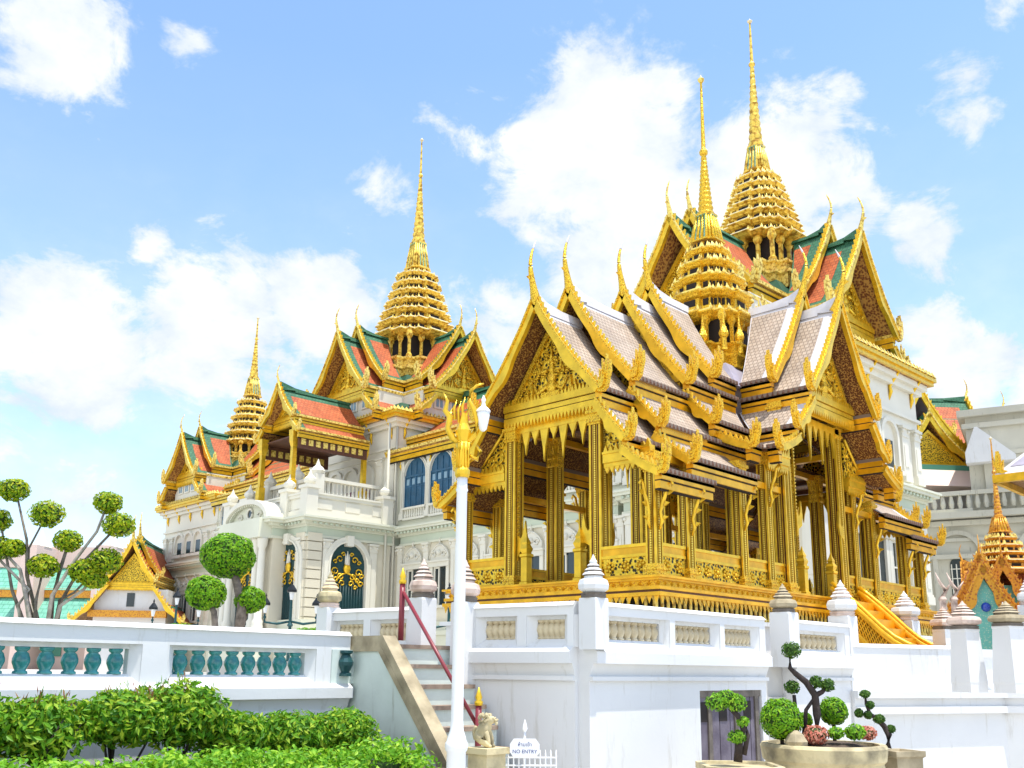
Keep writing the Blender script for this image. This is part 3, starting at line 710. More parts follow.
# roofs
PAL_P = ('tile_grey', 'tile_white', 'soffit', 'gold', 'gold_smooth')
CF = dict(k=1.0, border=.26, inb=.0, eave='gold_orange', bw=.125, ts=.115, flame='gold', lift=.16, sag=.05, lowb=.03)
def L1(hw, zr, ze, xin, xlow, xend): return (0.0, zr, hw, ze, xin, xlow, xend)
for rot in (math.pi, 0):
    A = (pav, CF)
    roof_section(pav, CF, 2.3, 0, 9.45, [L1(1.45, 9.45, 7.33, .98, 1.45, 2.3)], rot, PC, PAL_P, True, chofa_s=.9)
    roof_section(pav, CF, 3.2, 0, 9.05, [L1(1.45, 9.05, 7.0, .95, 1.45, 3.2), (1.33, 6.82, 1.95, 6.15, 1.33, 1.95, 3.15), (1.85, 5.98, 2.55, 5.66, 1.85, 2.55, 2.9)], rot, PC, PAL_P, True, chofa_s=.9)
    roof_section(pav, CF, 4.9, 3.1, 8.6, [L1(1.45, 8.6, 6.68, 3.0, 3.0, 4.9), (1.33, 6.5, 1.95, 5.76, 2.0, 2.0, 4.85), (1.85, 5.6, 2.55, 5.06, 2.75, 2.75, 4.85)], rot, PC, PAL_P, False, chofa_s=.9)
    roof_section(pav, CF, 5.85, 4.7, 8.1, [L1(1.45, 8.1, 6.27, 4.7, 4.7, 5.85), (1.33, 6.09, 1.95, 5.35, 4.5, 4.5, 5.8), (1.85, 5.2, 2.55, 4.74, 4.2, 4.2, 5.75)], rot, PC, PAL_P, False, chofa_s=.95)
    pediment(pav, PC, rot, 5.42, 1.02, 6.38, 7.85, ('gold', 'gold_fret', 'gold_deep'))
    pediment(pav, PC, rot, 3.0, 1.05, 7.1, 8.8, ('gold', 'gold_fret', 'gold_deep'), relief=False)
PC2 = (18.2, 11.05)
for rot in (-math.pi / 2, math.pi / 2):
    roof_section(pav, CF, 2.05, 0, 9.45, [L1(1.45, 9.452, 7.332, .98, 1.45, 2.15)], rot, PC2, PAL_P, True, chofa_s=.9)
    roof_section(pav, CF, 2.9, 0, 9.05, [L1(1.45, 9.052, 7.002, .95, 1.45, 2.95), (1.33, 6.822, 2.0, 6.152, 1.33, 2.0, 2.9), (1.9, 5.982, 2.62, 5.662, 1.9, 2.62, 2.85)], rot, PC2, PAL_P, True, chofa_s=.95)
    pediment(pav, PC2, rot, 2.52, 1.10, 7.06, 8.75, ('gold', 'gold_fret', 'gold_deep'))
# hanging fretwork under the gable beams, side beams of the porches
def valance(rot, center, x, hw, z, drop):
    fn = lambda a, b, d: (d, a, b)
    b = MB()
    n = 8
    b.box(x - .03, x + .03, -hw, hw, z - .14, z, 0)
    for i, ln in enumerate((.42, .55, .34, .78, .30, .78, .34, .55, .42)):
        a = -hw + (i) * 2 * hw / n; w = .105
        L = ln * drop
        b.prism([(a - w, z - .1), (a + w, z - .1), (a + w * .55, z - .14 - L * .35), (a + w * .28, z - .14 - L * .55), (a, z - .14 - L), (a - w * .28, z - .14 - L * .55), (a - w * .55, z - .14 - L * .35)], fn, x - .02, x + .02, 0)
    part('hanging_valance', b, ['gold_smooth'], pav, loc=(*center, 0), rot=rot)
    for sd in (1, -1):
        f = MB()    # saw-toothed strips down the inner edges of the opening
        for i in range(34):
            zz = z - .2 - i * .068
            f.prism([(sd * (hw - .01), zz), (sd * (hw - .01), zz - .06), (sd * (hw - .075), zz - .02)], fn, x - .015, x + .015, 0)
        f.prism([(sd * (hw - .02), z - 2.50), (sd * (hw - .09), z - 2.35), (sd * (hw - .22), z - 2.28), (sd * (hw - .26), z - 2.08), (sd * (hw - .22), z - 1.78), (sd * (hw - .17), z - 2.02), (sd * (hw - .12), z - 2.1), (sd * (hw - .02), z - 2.02)], fn, x - .02, x + .02, 0)
        part('column_fret', f, ['gold_smooth'], pav, loc=(*center, 0), rot=rot)
    for sd in (1, -1):       # lower beams and half gables of the side bays
        zb = 5.14 if hw < .92 else 5.6; h0, h1 = hw + .26, hw + 1.24 if hw < .92 else hw + 1.05
        s = MB()
        for z0, z1, d, mi in ((-.12, -.05, .05, 0), (-.05, .1, .08, 0), (.1, .14, .1, 1)): s.box(x - .06, x + d, min(sd * h0, sd * h1), max(sd * h0, sd * h1), zb + z0, zb + z1, mi)
        for i in range(9):
            a = h0 + (i + .5) * (h1 - h0) / 9
            s.prism([(sd * (a - .05), zb + .14), (sd * (a + .05), zb + .14), (sd * a, zb + .26)], fn, x + .02, x + .07, 0)
            s.prism([(sd * (a - .05), zb - .12), (sd * (a + .05), zb - .12), (sd * a, zb - .22)], fn, x + .0, x + .04, 0)
        s.prism([(sd * h0, zb + .14), (sd * (h0 + .78), zb + .14), (sd * h0, zb + .92)], fn, x - .05, x - .01, 2)
        s.tube([(x + .02, sd * (h0 + .8), zb + .16), (x + .02, sd * h0, zb + .98)], .035, 6, 1)
        for r_, yy, zz in ((.11, .2, .3), (.08, .42, .24), (.09, .16, .58)):
            s.tube([(x + .0, sd * (h0 + yy + r_ * math.cos(t)), zb + .12 + zz + r_ * math.sin(t)) for t in [i * .75 for i in range(8)]], .025, 5, 0)
        part('side_bay_beam', s, ['gold_smooth', 'gold_smooth', 'gold_fret'], pav, loc=(*center, 0), rot=rot)
for rot in (math.pi, 0): valance(rot, PC, 5.38, .90, 6.08, .78)
for rot in (-math.pi / 2, math.pi / 2): valance(rot, PC2, 2.30, 1.05, 6.74, .95)
# brackets that carry the lowest eaves
def bracket(x, y, nx, ny, z, s=.8):
    b = MB(); b.M = Matrix.Translation((PC[0] + x, PC[1] + y, z)) @ Matrix.Rotation(math.atan2(ny, nx), 4, 'Z')
    P = [(.13, 0, -.95), (.20, 0, -.78), (.16, 0, -.60), (.22, 0, -.42), (.30, 0, -.24), (.33, 0, -.06), (.42, 0, .02), (.47, 0, -.06), (.44, 0, -.12)]
    b.tube([(px * s, py, pz * s) for px, py, pz in P], [.02, .034, .03, .036, .03, .028, .034, .02, .006], 6, 0)
    for t in ((.22, -.74, .10), (.26, -.46, .10), (.36, -.24, .08)):
        b.prism([(t[0], t[1] - .04), (t[0] + .13, t[1] + .03), (t[0] + .03, t[1] + .07)], lambda a, c, d: (a * s, d, c * s), -.015, .015, 0)
    part('eave_bracket', b, ['gold_smooth'], pav)
for sy in (1, -1):
    for sx in (1, -1):
        for x, z in ((5.45, 4.62), (4.52, 4.62), (2.8, 4.9), (1.85, 5.45)): bracket(sx * x, sy * 2.18, 0, sy, z)
        bracket(sx * 5.45, sy * 2.18, sx, 0, 4.62)
# ceiling under the crossing and tie beams
b = MB(); b.box(PC[0] - 4.6, PC[0] + 4.6, PC[1] - 1.02, PC[1] + 1.02, 6.16, 6.22, 0)
for i in range(9): b.box(PC[0] - 4.5 + i * 1.1, PC[0] - 4.38 + i * 1.1, PC[1] - 1.05, PC[1] + 1.05, 6.06, 6.16, 1)
part('ceiling', b, ['soffit', 'soffit_beam'], pav)
b = MB()
for sy in (1, -1):
    b.box(PC[0] - 5.4, PC[0] + 5.4, PC[1] + sy * 1.0 - .06, PC[1] + sy * 1.0 + .06, 6.0, 6.12, 0)
    b.box(PC[0] - 5.5, PC[0] - 1.3, PC[1] + sy * 2.18 - .06, PC[1] + sy * 2.18 + .06, 5.02, 5.14, 0); b.box(PC[0] + 1.3, PC[0] + 5.5, PC[1] + sy * 2.18 - .06, PC[1] + sy * 2.18 + .06, 5.02, 5.14, 0)
for sx in (1, -1): b.box(PC[0] + sx * 1.15 - .06, PC[0] + sx * 1.15 + .06, PC[1] - 2.2, PC[1] + 2.2, 6.12, 6.24, 0)
part('tie_beam', b, ['gold_orange'], pav)
# the spire over the crossing
b = MB(); b.loft(SQ, [(1.5, 7.3), (.94, 8.02), (.9, 8.05)], PC); part('spire_base', b, ['tile_lilac'], pav)
b = MB(); b.loft(RED12, [(1.02, 8.0), (1.02, 8.22), (1.06, 8.25), (1.06, 8.32), (.96, 8.36), (.96, 8.50), (1.03, 8.53), (1.03, 8.58), (.9, 8.6)], PC); part('lantern_plinth', b, ['gold'], pav)
spire(pav, PC, [(1.0, 9.28, .52), (.95, 9.80, .42), (.83, 10.22, .40), (.68, 10.62, .38), (.51, 11.0, .34)], (.29, 11.36, .19, 12.05), (12.05, .19, 13.6, .06), 15.75,
      ('gold', 'gold_pale', 'dark', 'teal_mosaic'), 1.0, .09, posts=(8.58, 9.3, .98, 2))
for sx in (1, -1):
    for sy in (1, -1):
        for (x, y) in ((.98, .42), (.42, .98), (.86, .86)):   # small pinnacles round the lantern
            b = MB(); b.loft(CIRC(8), [(.075, 8.35), (.06, 8.5), (.06, 8.62), (.10, 8.68), (.11, 8.73), (.09, 8.79), (.045, 8.90), (.025, 9.06), (.004, 9.24)], (PC[0] + sx * x, PC[1] + sy * y))
            part('lantern_pinnacle', b, ['gold'], pav)
# stair of the front porch with curved gilt side walls
b = MB()
for i in range(7): b.box(18.35, 19.5, 8.5 - .2 * (i + 1), 8.5 - .2 * i + (.1 if i == 0 else 0), PZ - .05, FZ - .06 - .18 * i, 0)
part('porch_stair', b, ['gold_orange'], pav)
for X in (18.25, 19.5):
    s = MB(); P = [(8.62, 3.30), (8.45, 3.16), (8.2, 2.94), (7.95, 2.70), (7.7, 2.45), (7.45, 2.24), (7.2, 2.1), (7.05, 2.05)]
    for (ya, za), (yb, zb) in zip(P[:-1], P[1:]):
        s.hexa([(X - .02, yb, zb - .5), (X + .02, yb, zb - .5), (X + .02, ya, za - .5), (X - .02, ya, za - .5), (X - .02, yb, zb), (X + .02, yb, zb), (X + .02, ya, za), (X - .02, ya, za)], 1)
        # lattice of crossing laths
        for f in (0, .25, .5, .75):
            y_, z_ = lerp(ya, yb, f), lerp(za, zb, f)
            s.tube([(X - .03, y_, z_), (X - .03, y_ - .22, z_ - .48 - .22)], .016, 4, 0)
            s.tube([(X - .03, y_ - .22, z_ - .22), (X - .03, y_, z_ - .46)], .016, 4, 0)
    s.tube([(X, y, z) for y, z in P], .075, 8, 0); s.tube([(X, y, z + .10) for y, z in P], .05, 8, 0); s.tube([(X, y, z - .5) for y, z in P], .06, 8, 0)
    part('stair_balustrade', s, ['gold_orange', 'mosaic'], pav)
# ------------------------------------------------------------------ the palace hall behind
XC = 39.0; CY_, RY_, LY_ = 51.1, 23.5, 74.0
pal = thing('palace_hall', 'long cream palace hall with orange and green roofs and three gilded spires', 'palace', (XC, CY_, .9), fr=PAL)
def pbox(name, boxes, mats, parent=None):
    b = MB()
    for x in boxes: b.box(*x)
    return part(name, b, mats, parent or pal)
def cornice(name, x0, x1, y0, y1, z0, steps, mats, dent=0, parent=None):
    b = MB(); z = z0
    for off, h, mi in steps:
        b.box(x0 - off, x1 + off, y0 - off, y1 + off, z, z + h, mi); z += h
    if dent:
        off = steps[dent - 1][0] + .05; zz = z0 + sum(s[1] for s in steps[:dent - 1]); hh = steps[dent - 1][1]
        n = int((y1 - y0) / .34)
        for i in range(n):
            y = y0 + (i + .5) * (y1 - y0) / n; b.box(x0 - off - .09, x0 - off, y - .08, y + .08, zz + .02, zz + hh - .02, 0)
        n = int((x1 - x0) / .34)
        for i in range(n):
            x = x0 + (i + .5) * (x1 - x0) / n; b.box(x - .08, x + .08, y0 - off - .09, y0 - off, zz + .02, zz + hh - .02, 0)
    return part(name, b, mats, parent or pal)
def arch_pts(w, h, n=12, e=0.0):
    r_ = w / 2 + e; zc = h - w / 2
    return [(r_, -0.0)] + [(r_ * math.cos(math.pi * i / n), zc + r_ * math.sin(math.pi * i / n)) for i in range(n + 1)] + [(-r_, -0.0)]
def arch_ring(b, w, h, t, y0, y1, mi=0):
    a, c = arch_pts(w, h), arch_pts(w, h, e=t)
    for i in range(len(a) - 1):
        P = [a[i], a[i + 1], c[i + 1], c[i]]
        b.prism(P, lambda x, z, d: (x, d, z), y0, y1, mi)
_wc = {}
def place(name, key, fn, mats, x, y, z, rot, subs=(), parent=None):
    """shared mesh placed on a wall; rot 90 = facing -X, 180 = facing -Y"""
    if key not in _wc:
        b = MB(); fn(b); d = b.data(name, mats)
        ss = []
        for nm, f2, m2 in subs:
            b2 = MB(); f2(b2); ss.append((nm, b2.data(nm, [m2] if isinstance(m2, str) else m2)))
        _wc[key] = (d, ss)
    d, ss = _wc[key]
    o = part(name, d, [], parent or pal, loc=(x, y, z), rot=rot)
    for nm, dd in ss:
        q = bpy.data.objects.new(nm, dd); COL.objects.link(q); q.parent = o
    return o
FX, FY = R(90), R(180)
def f_upper(b):        # arched upper window, 1.95 x 2.8
    arch_ring(b, 2.1, 2.95, .16, .0, .16, 0); arch_ring(b, 2.1, 2.95, .05, .12, .22, 0)
def f_upane(b):
    b.prism(arch_pts(2.1, 2.95), lambda x, z, d: (x, d, z), .01, .04, 0)
def f_ubars(b):
    for i in range(5):
        x = -1.04 + i * .52; b.box(x - .035, x + .035, .04, .09, 0, 1.95 if i in (0, 4) else 2.7, 0)
    b.box(-1.04, 1.04, .04, .10, 1.82, 1.93, 0); b.box(-1.04, 1.04, .04, .08, 1.22, 1.28, 0)
    for i in range(4):
        x = -.78 + i * .52; b.box(x - .13, x + .13, .04, .06, 1.36, 1.72, 1)
        for j in range(14): b.box(x - .2, x + .2, .042, .055, .05 + j * .083, .09 + j * .083, 0)
def f_ubal(b):
    b.box(-1.05, 1.05, .05, .24, -.12, -.0, 0); b.box(-1.05, 1.05, .05, .2, -.75, -.62, 0)
    for i in range(9):
        x = -.86 + i * .215; b.loft(CIRC(6), [(.05, -.62), (.075, -.5), (.045, -.3), (.06, -.12)], (x, .12))
def f_lower(b):        # square-headed lower window with a scrolled pediment
    b.box(-.85, -.60, 0, .14, 0, 2.15, 0); b.box(.60, .85, 0, .14, 0, 2.15, 0); b.box(-.92, .92, 0, .22, 2.15, 2.42, 0); b.box(-.98, .98, 0, .30, 2.42, 2.52, 0)
    b.box(-1.0, 1.0, 0, .2, -.14, 0, 0)
    pr = [(-.86, 2.52), (.86, 2.52), (.80, 2.80), (.62, 3.08), (.36, 3.28), (.14, 3.38), (0, 3.56), (-.14, 3.38), (-.36, 3.28), (-.62, 3.08), (-.80, 2.80)]
    b.prism(pr, lambda x, z, d: (x, d, z), 0, .14, 0)
    for sd in (1, -1):
        b.tube([(sd * (.42 + .2 * math.cos(t * .8) * (1 - t * .07)), .17, 2.86 + .2 * math.sin(t * .8) * (1 - t * .07)) for t in range(9)], .05, 5, 0)
        b.tube([(sd * .80, .16, 2.55), (sd * .78, .16, 2.82), (sd * .6, .16, 3.1), (sd * .3, .16, 3.32), (0, .16, 3.42)], .05, 5, 0)
    b.sphere((0, .18, 2.95), .17, 8, 0); b.tube([(0, .14, 3.5), (0, .14, 3.8)], [.07, .015], 6, 0)
def f_lpane(b): b.box(-.60, .60, .005, .03, 0, 2.15, 0)
def f_lsash(b):
    b.box(.02, .10, .03, .10, 0, 2.15, 0); b.box(.42, .50, .03, .10, 0, 2.15, 0); b.box(.02, .5, .03, .09, .95, 1.02, 0); b.box(.02, .5, .03, .09, 2.05, 2.15, 0); b.box(.02, .5, .03, .09, .0, .09, 0)
def f_pil(h, w=.5):
    def f(b):
        b.box(-w / 2 - .06, w / 2 + .06, 0, .24, 0, .35, 0); b.box(-w / 2 - .03, w / 2 + .03, 0, .2, .35, .45, 0); b.box(-w / 2, w / 2, 0, .16, .45, h - .5, 0)
        b.box(-w / 2 + .12, w / 2 - .12, .16, .19, .7, h - .9, 0)
        b.box(-w / 2 - .03, w / 2 + .03, 0, .2, h - .5, h - .42, 0); b.box(-w / 2 - .02, w / 2 + .02, 0, .19, h - .42, h - .12, 0); b.box(-w / 2 - .09, w / 2 + .09, 0, .27, h - .12, h, 0)
        for sd in (1, -1): b.sphere((sd * (w / 2 - .02), .2, h - .24), .1, 6, 0)
    return f
def pil(x, y, z, h, rot, w=.5): place('pilaster', ('pil', h, w), f_pil(h, w), ['plaster_white'], x, y, z, rot)
def upper_window(x, y, z, rot): place('arched_window', 'uw', f_upper, ['plaster_white'], x, y, z, rot, (('pane', f_upane, 'blue'), ('shutter_bars', f_ubars, ['blue', 'blue_light']), ('window_balustrade', f_ubal, 'plaster_white')))
def lower_window(x, y, z, rot): place('pedimented_window', 'lw', f_lower, ['plaster_white'], x, y, z, rot, (('pane', f_lpane, 'glass_dark'), ('sash', f_lsash, 'plaster_white')))
Z0, ZF, ZC = .9, 4.3, 10.0
# ---- wings
for y0, y1 in ((RY_ + 4.8, CY_ - 4.7), (CY_ + 4.7, LY_ - 4.6)):
    X0, X1 = 34.4, 43.6
    pbox('wing_wall', [(X0, X1, y0, y1, Z0, 8.8, 0), (X0 + .003, X1, y0, y1, 9.95, 14.5, 1)], ['plaster_warm', 'plaster'])
    cornice('wing_entablature', X0, X1, y0 + .7, y1 - .7, 8.75, ((.12, .12, 1), (.06, .42, 0), (.16, .12, 1), (.34, .16, 1), (.55, .14, 1), (.62, .1, 1), (.4, .1, 1)), ['plaster_green', 'plaster'], dent=4)
    cornice('wing_plinth', X0, X1, y0, y1, Z0, ((.35, 2.6, 0), (.45, .25, 0), (.2, .5, 0)), ['plaster'])
    n = int(round((y1 - y0) / 2.42)); st = (y1 - y0 - 1.0) / n
    for i in range(n):
        y = y1 - .75 - (i + .5) * st
        upper_window(X0 - .0, y, 11.0, FX); lower_window(X0, y, 5.15, FX)
    for i in range(n + 1):
        y = y1 - .75 - i * st + (0 if i < n else .2)
        pil(X0, y, 4.7, 4.05, FX, .42); pil(X0, y, 10.3, 3.9, FX, .26)
# ---- towers
CFP = dict(k=2.1, border=.68, inb=.0, eave='gold_smooth', bw=.26, ts=.27, flame='gold_pale', lift=.35, sag=.07, lowb=.16)
PAL_C = ('tile_orange', 'tile_green', 'soffit_far', 'gold_pale', 'gold_smooth')
def tower(yc, h, zeave, zattic, ridge, ze, k, eos, spire_args, hwg):
    eo = max(eos)
    x0, x1, y0, y1 = XC - h, XC + h, yc - h, yc + h
    c = (XC, yc)
    pbox('tower_wall', [(x0, x1, y0, y1, Z0, 8.85, 0), (x0 + .003, x1 - .003, y0 + .003, y1 - .003, 9.9, zeave - .1, 1)], ['plaster_warm', 'plaster_white'])
    cornice('tower_entablature', x0, x1, y0, y1, 8.75, ((.16, .12, 1), (.10, .42, 0), (.2, .12, 1), (.38, .16, 1), (.6, .14, 1), (.68, .1, 1), (.45, .1, 1)), ['plaster_green', 'plaster'], dent=4)
    cornice('tower_plinth', x0, x1, y0, y1, Z0, ((.4, 2.7, 0), (.55, .25, 0), (.25, .5, 0)), ['plaster'])
    cornice('tower_frieze', x0, x1, y0, y1, zeave - 2.6, ((.12, .12, 0), (.05, .3, 0), (.2, .14, 0), (.06, 1.2, 0), (.3, .25, 0), (.5, .25, 0)), ['plaster_white'])
    uh = zeave - 2.6 - 10.1
    for rot, fixed, a in ((FX, x0, yc), (FY, y0, XC)):
        for t in (-1, -.72, .72, 1):
            q = a + t * (h - .32)
            for zz, hh in ((4.7, 4.05), (10.1, uh)):
                if rot == FX: pil(fixed, q, zz, hh, rot, .6)
                else: pil(q, fixed, zz, hh, rot, .6)
        def niche(q):
            def f(b):
                arch_ring(b, 1.3, uh * .80, .2, 0, .2, 0); b.prism(arch_pts(1.3, uh * .8), lambda x, z, d: (x, d, z), 0, .03, 0); b.box(-.95, .95, 0, .3, -.3, -.1, 0)
            def f2(b): b.box(-.42, .42, .03, .06, .0, uh * .48, 0)
            X_, Y_ = (fixed, q) if rot == FX else (q, fixed)
            place('arched_niche', ('nc', round(uh, 2), yc), f, ['plaster_white'], X_, Y_, 10.6, rot, (('niche_opening', f2, 'glass_dark' if yc != CY_ else 'maroon'),))
        for t in (-.36, 0, .36): niche(a + t * h)
        for t in (-.36, 0, .36):
            if rot == FX: lower_window(fixed, a + t * h, 5.15, rot)
            else: lower_window(a + t * h, fixed, 5.15, rot)
    # hipped skirt with wide eaves
    b = MB(); E_ = h + .75
    b.loft(SQ, [(h - .8, zattic - .15, 0), (h - .4, zattic - .6, 0), (E_, zeave + .05, 1)], c, cap=False)
    b.loft(SQ, [(E_, zeave + .04, 1), (E_ + .08, zeave + .04, 1), (E_ + .08, zeave - .16, 1), (E_ - .02, zeave - .16, 1), (E_ - .02, zeave - .34, 1), (E_ - .14, zeave - .34, 2), (h - .1, zeave - .30, 2)], c, cap=False)
    part('skirt_roof', b, ['tile_green', 'gold_smooth', 'soffit_far'], pal)
    b = MB()
    n = 34
    for i in range(n):
        t = -1 + 2 * (i + .5) / n
        for (x, y) in ((XC - E_, yc + t * E_), (XC + t * E_, yc - E_)):
            b.add([(x - .14, y - .14, zeave + .04), (x + .14, y - .14, zeave + .04), (x + .14, y + .14, zeave + .04), (x - .14, y + .14, zeave + .04), (x, y, zeave + .34)], [(0, 1, 4), (1, 2, 4), (2, 3, 4), (3, 0, 4)])
    part('eave_crest', b, ['gold_pale'], pal)
    for i in range(5):      # gilt eave brackets
        t = -.9 + i * .45
        for (x, y, an) in ((x0, yc + t * h, R(180)), (XC + t * h, y0, R(-90))):
            b = MB(); b.M = Matrix.Translation((x, y, zeave - .3)) @ Matrix.Rotation(an, 4, 'Z')
            b.tube([(.02, 0, -1.25), (.16, 0, -.85), (.12, 0, -.6), (.34, 0, -.3), (.6, 0, .0)], [.05, .1, .08, .09, .07], 5); part('eave_bracket', b, ['gold_smooth'], pal)
    b = MB(); ha = hwg * 1.02
    b.box(XC - eos[0] + 1.0, XC + eos[0] - 1.0, yc - ha, yc + ha, zeave, ze + .2, 0); b.box(XC - ha - .003, XC + ha + .003, yc - eos[1] + 1.0, yc + eos[1] - 1.0, zeave, ze + .204, 0)
    part('attic_wall', b, ['plaster_white'], pal)
    for (x, y, rot) in ((XC - eos[0] + .98, yc, FX), (XC, yc - eos[1] + .98, FY)):
        for t in (-.6, -.2, .2, .6):
            def f(b): b.box(-.42, .42, 0, .06, 0, .9, 0)
            def f2(b): b.box(-.26, -.05, .06, .08, .12, .78, 0); b.box(.05, .26, .06, .08, .12, .78, 0)
            xx, yy = (x, y + t * ha) if rot == FX else (x + t * ha, y)
            place('attic_window', 'aw', f, ['plaster_white'], xx, yy, ze - 1.05, rot, (('pane', f2, 'blue_light'),))
    r0 = spire_args['posts'][2] * .95; sl_ = (ridge - ze - .05) / hwg; zfl = ridge + .8 - sl_ * r0
    for j, rot in enumerate((0, math.pi, -math.pi / 2, math.pi / 2)):
        dz = .004 * (j > 1); eo = eos[0] if j < 2 else eos[1]
        roof_section(pal, CFP, 0, 0, 0, [(0.0, ridge + .8 + dz, hwg, ze + .85 + dz, r0, hwg, eo - 1.5)], rot, c, PAL_C, True, det=False, chofa_s=1.3 * k, flames=.62)
        roof_section(pal, CFP, 0, 0, 0, [(0.0, ridge + dz, hwg, ze + dz, r0, hwg, eo), (hwg - .2, ze - .5 + dz, hwg + .95, ze - 1.55 + dz, hwg - .2, hwg + .95, eo - .15)], rot, c, PAL_C, True, det=False, chofa_s=1.4 * k, flames=.68)
        if rot in (math.pi, -math.pi / 2):
            pediment(pal, c, rot, eo - .9, hwg * .72, ze + .25, ridge - .9, ('gold_smooth', 'gold_fret', 'gold_deep'), k=2.0)
    pz = lerp(zfl, spire_args['posts'][1], .42); rp = spire_args['posts'][2]; spire_args['posts'] = (pz,) + spire_args['posts'][1:]
    b = MB(); b.loft(RED12, [(rp * 1.12, zfl - .3), (rp * 1.12, lerp(zfl, pz, .3)), (rp * 1.2, lerp(zfl, pz, .36)), (rp * 1.2, lerp(zfl, pz, .5)), (rp * 1.05, lerp(zfl, pz, .56)), (rp * 1.05, lerp(zfl, pz, .85)), (rp * 1.12, lerp(zfl, pz, .9)), (rp * 1.12, pz)], c); part('lantern_plinth', b, ['gold_pale'], pal)
    b = MB(); b.loft(SQ, [(hwg, ze + .8), (r0, zfl - .02), (r0 * .9, zfl)], c); part('spire_base', b, ['tile_green'], pal)
    spire(pal, c, spire_args['tiers'], spire_args['bell'], spire_args['cone'], spire_args['tip'], ('gold_far', 'spire_edge', 'dark', 'teal_mosaic'), 2.4, .15, posts=spire_args['posts'])
def mk(rb, zb, zt_bell, ztip, nt, post_z, bell_r):
    """tiers shrinking from radius rb at height zb up to the bell"""
    H = zt_bell[0] - zb; T = []
    for i in range(nt):
        t = i / nt
        T.append((lerp(rb, bell_r * 1.9, t ** .95), zb + H * (t ** .93), H / nt))
    return dict(tiers=T, bell=(bell_r, zt_bell[0] + .1, bell_r * .66, zt_bell[1]), cone=(zt_bell[1], bell_r * .72, lerp(zt_bell[1], ztip, .62), .10), tip=ztip, posts=(post_z, zb, rb * .86, 2))
tower(CY_, 4.7, 17.0, 18.2, 22.8, 18.8, 1.0, (6.2, 6.2), mk(2.95, 23.9, (29.3, 31.4), 39.8, 7, 21.9, .66), 3.15)
tower(RY_, 4.8, 15.3, 16.4, 20.9, 16.9, 1.0, (7.2, 5.0), mk(2.20, 22.0, (26.0, 27.5), 34.9, 7, 20.2, .50), 3.0)
tower(LY_, 4.6, 14.7, 15.6, 20.0, 16.6, .9, (5.9, 5.9), mk(2.30, 20.2, (24.6, 26.3), 32.0, 6, 18.3, .55), 2.7)
# ---- wing roofs
CFW = dict(CFP); CFW['border'] = .9
for y0, y1 in ((RY_ + 4.4, CY_ - 4.3), (CY_ + 4.3, LY_ - 4.2)):
    yc, hl = (y0 + y1) / 2, (y1 - y0) / 2
    roof_section(pal, CFW, 0, 0, 0, [(0.0, 18.9, 4.05, 15.45, -hl, -hl, hl), (3.9, 15.1, 5.15, 14.45, -hl, -hl, hl)], math.pi / 2, (XC, yc), PAL_C, False, det=False, chofa_s=0, fl_skip=[(i, s) for i in (0, 1) for s in (1, -1)])
    for i in range(7):
        b = MB(); b.M = Matrix.Translation((34.4, y0 + .9 + i * (y1 - y0 - 1.8) / 6, 14.3)) @ Matrix.Rotation(math.pi, 4, 'Z')
        b.tube([(.02, 0, -1.0), (.14, 0, -.7), (.1, 0, -.5), (.3, 0, -.2), (.5, 0, .0)], [.04, .08, .06, .07, .05], 5); part('eave_bracket', b, ['gold_smooth'], pal)
# ---- entrance porch with balcony
PX0, PX1, PY0, PY1 = 28.3, 34.0, 46.3, 55.3
pbox('porch_wall', [(PX0, PX1, PY0, PY1, Z0, 9.0, 0), (PX0 - .9, PX0 + .05, 48.4, 53.2, Z0, 9.0, 0)], ['plaster_warm'])
st = ((.14, .14, 1), (.08, .42, 0), (.18, .12, 1), (.36, .16, 1), (.62, .16, 1), (.72, .12, 1))
cornice('porch_entablature', PX0, PX1, PY0, PY1, 8.8, st, ['plaster_green', 'plaster'], dent=4)
cornice('porch_centre_entablature', PX0 - .9, PX0, 48.4, 53.2, 8.803, st, ['plaster_green', 'plaster'], dent=4)
cornice('porch_plinth', PX0, PX1, PY0, PY1, Z0, ((.5, 2.6, 0), (.6, .25, 0), (.3, .5, 0)), ['plaster'])
b = MB()       # balcony parapet: piers, rails and panels
def prail(x0, y0, x1, y1):
    L = math.hypot(x1 - x0, y1 - y0); b.M = Matrix.Translation((x0, y0, 9.9)) @ Matrix.Rotation(math.atan2(y1 - y0, x1 - x0), 4, 'Z')
    b.box(0, L, -.22, .22, 0, .42, 0); b.box(0, L, -.10, .10, .42, 1.15, 0); b.box(0, L, -.2, .2, 1.15, 1.32, 0); b.box(0, L, -.26, .26, 1.32, 1.42, 0)
    n = max(1, int(L / 1.5))
    for i in range(n):
        a = (i + .5) * L / n; b.box(a - .5, a + .5, -.15, .15, .52, 1.05, 0)
    b.M = Matrix.Identity(4)
prail(PX0, PY0, PX1, PY0); prail(PX0, PY1, PX1, PY1); prail(PX0, PY0, PX0, PY1)
for x, y in ((PX0, PY0), (PX0, PY1), (PX1 - .5, PY0), (PX0, 48.5), (PX0, 53.1)):
    b.box(x - .36, x + .36, y - .36, y + .36, 9.9, 11.5, 0); b.box(x - .45, x + .45, y - .45, y + .45, 11.5, 11.68, 0)
    b.loft(CIRC(8), [(.2, 11.68), (.36, 11.9), (.36, 12.05), (.2, 12.2), (.12, 12.3), (.02, 12.6)], (x, y))
part('balcony_parapet', b, ['plaster_white'], pal)
b = MB()       # upper balustrade set back on the balcony
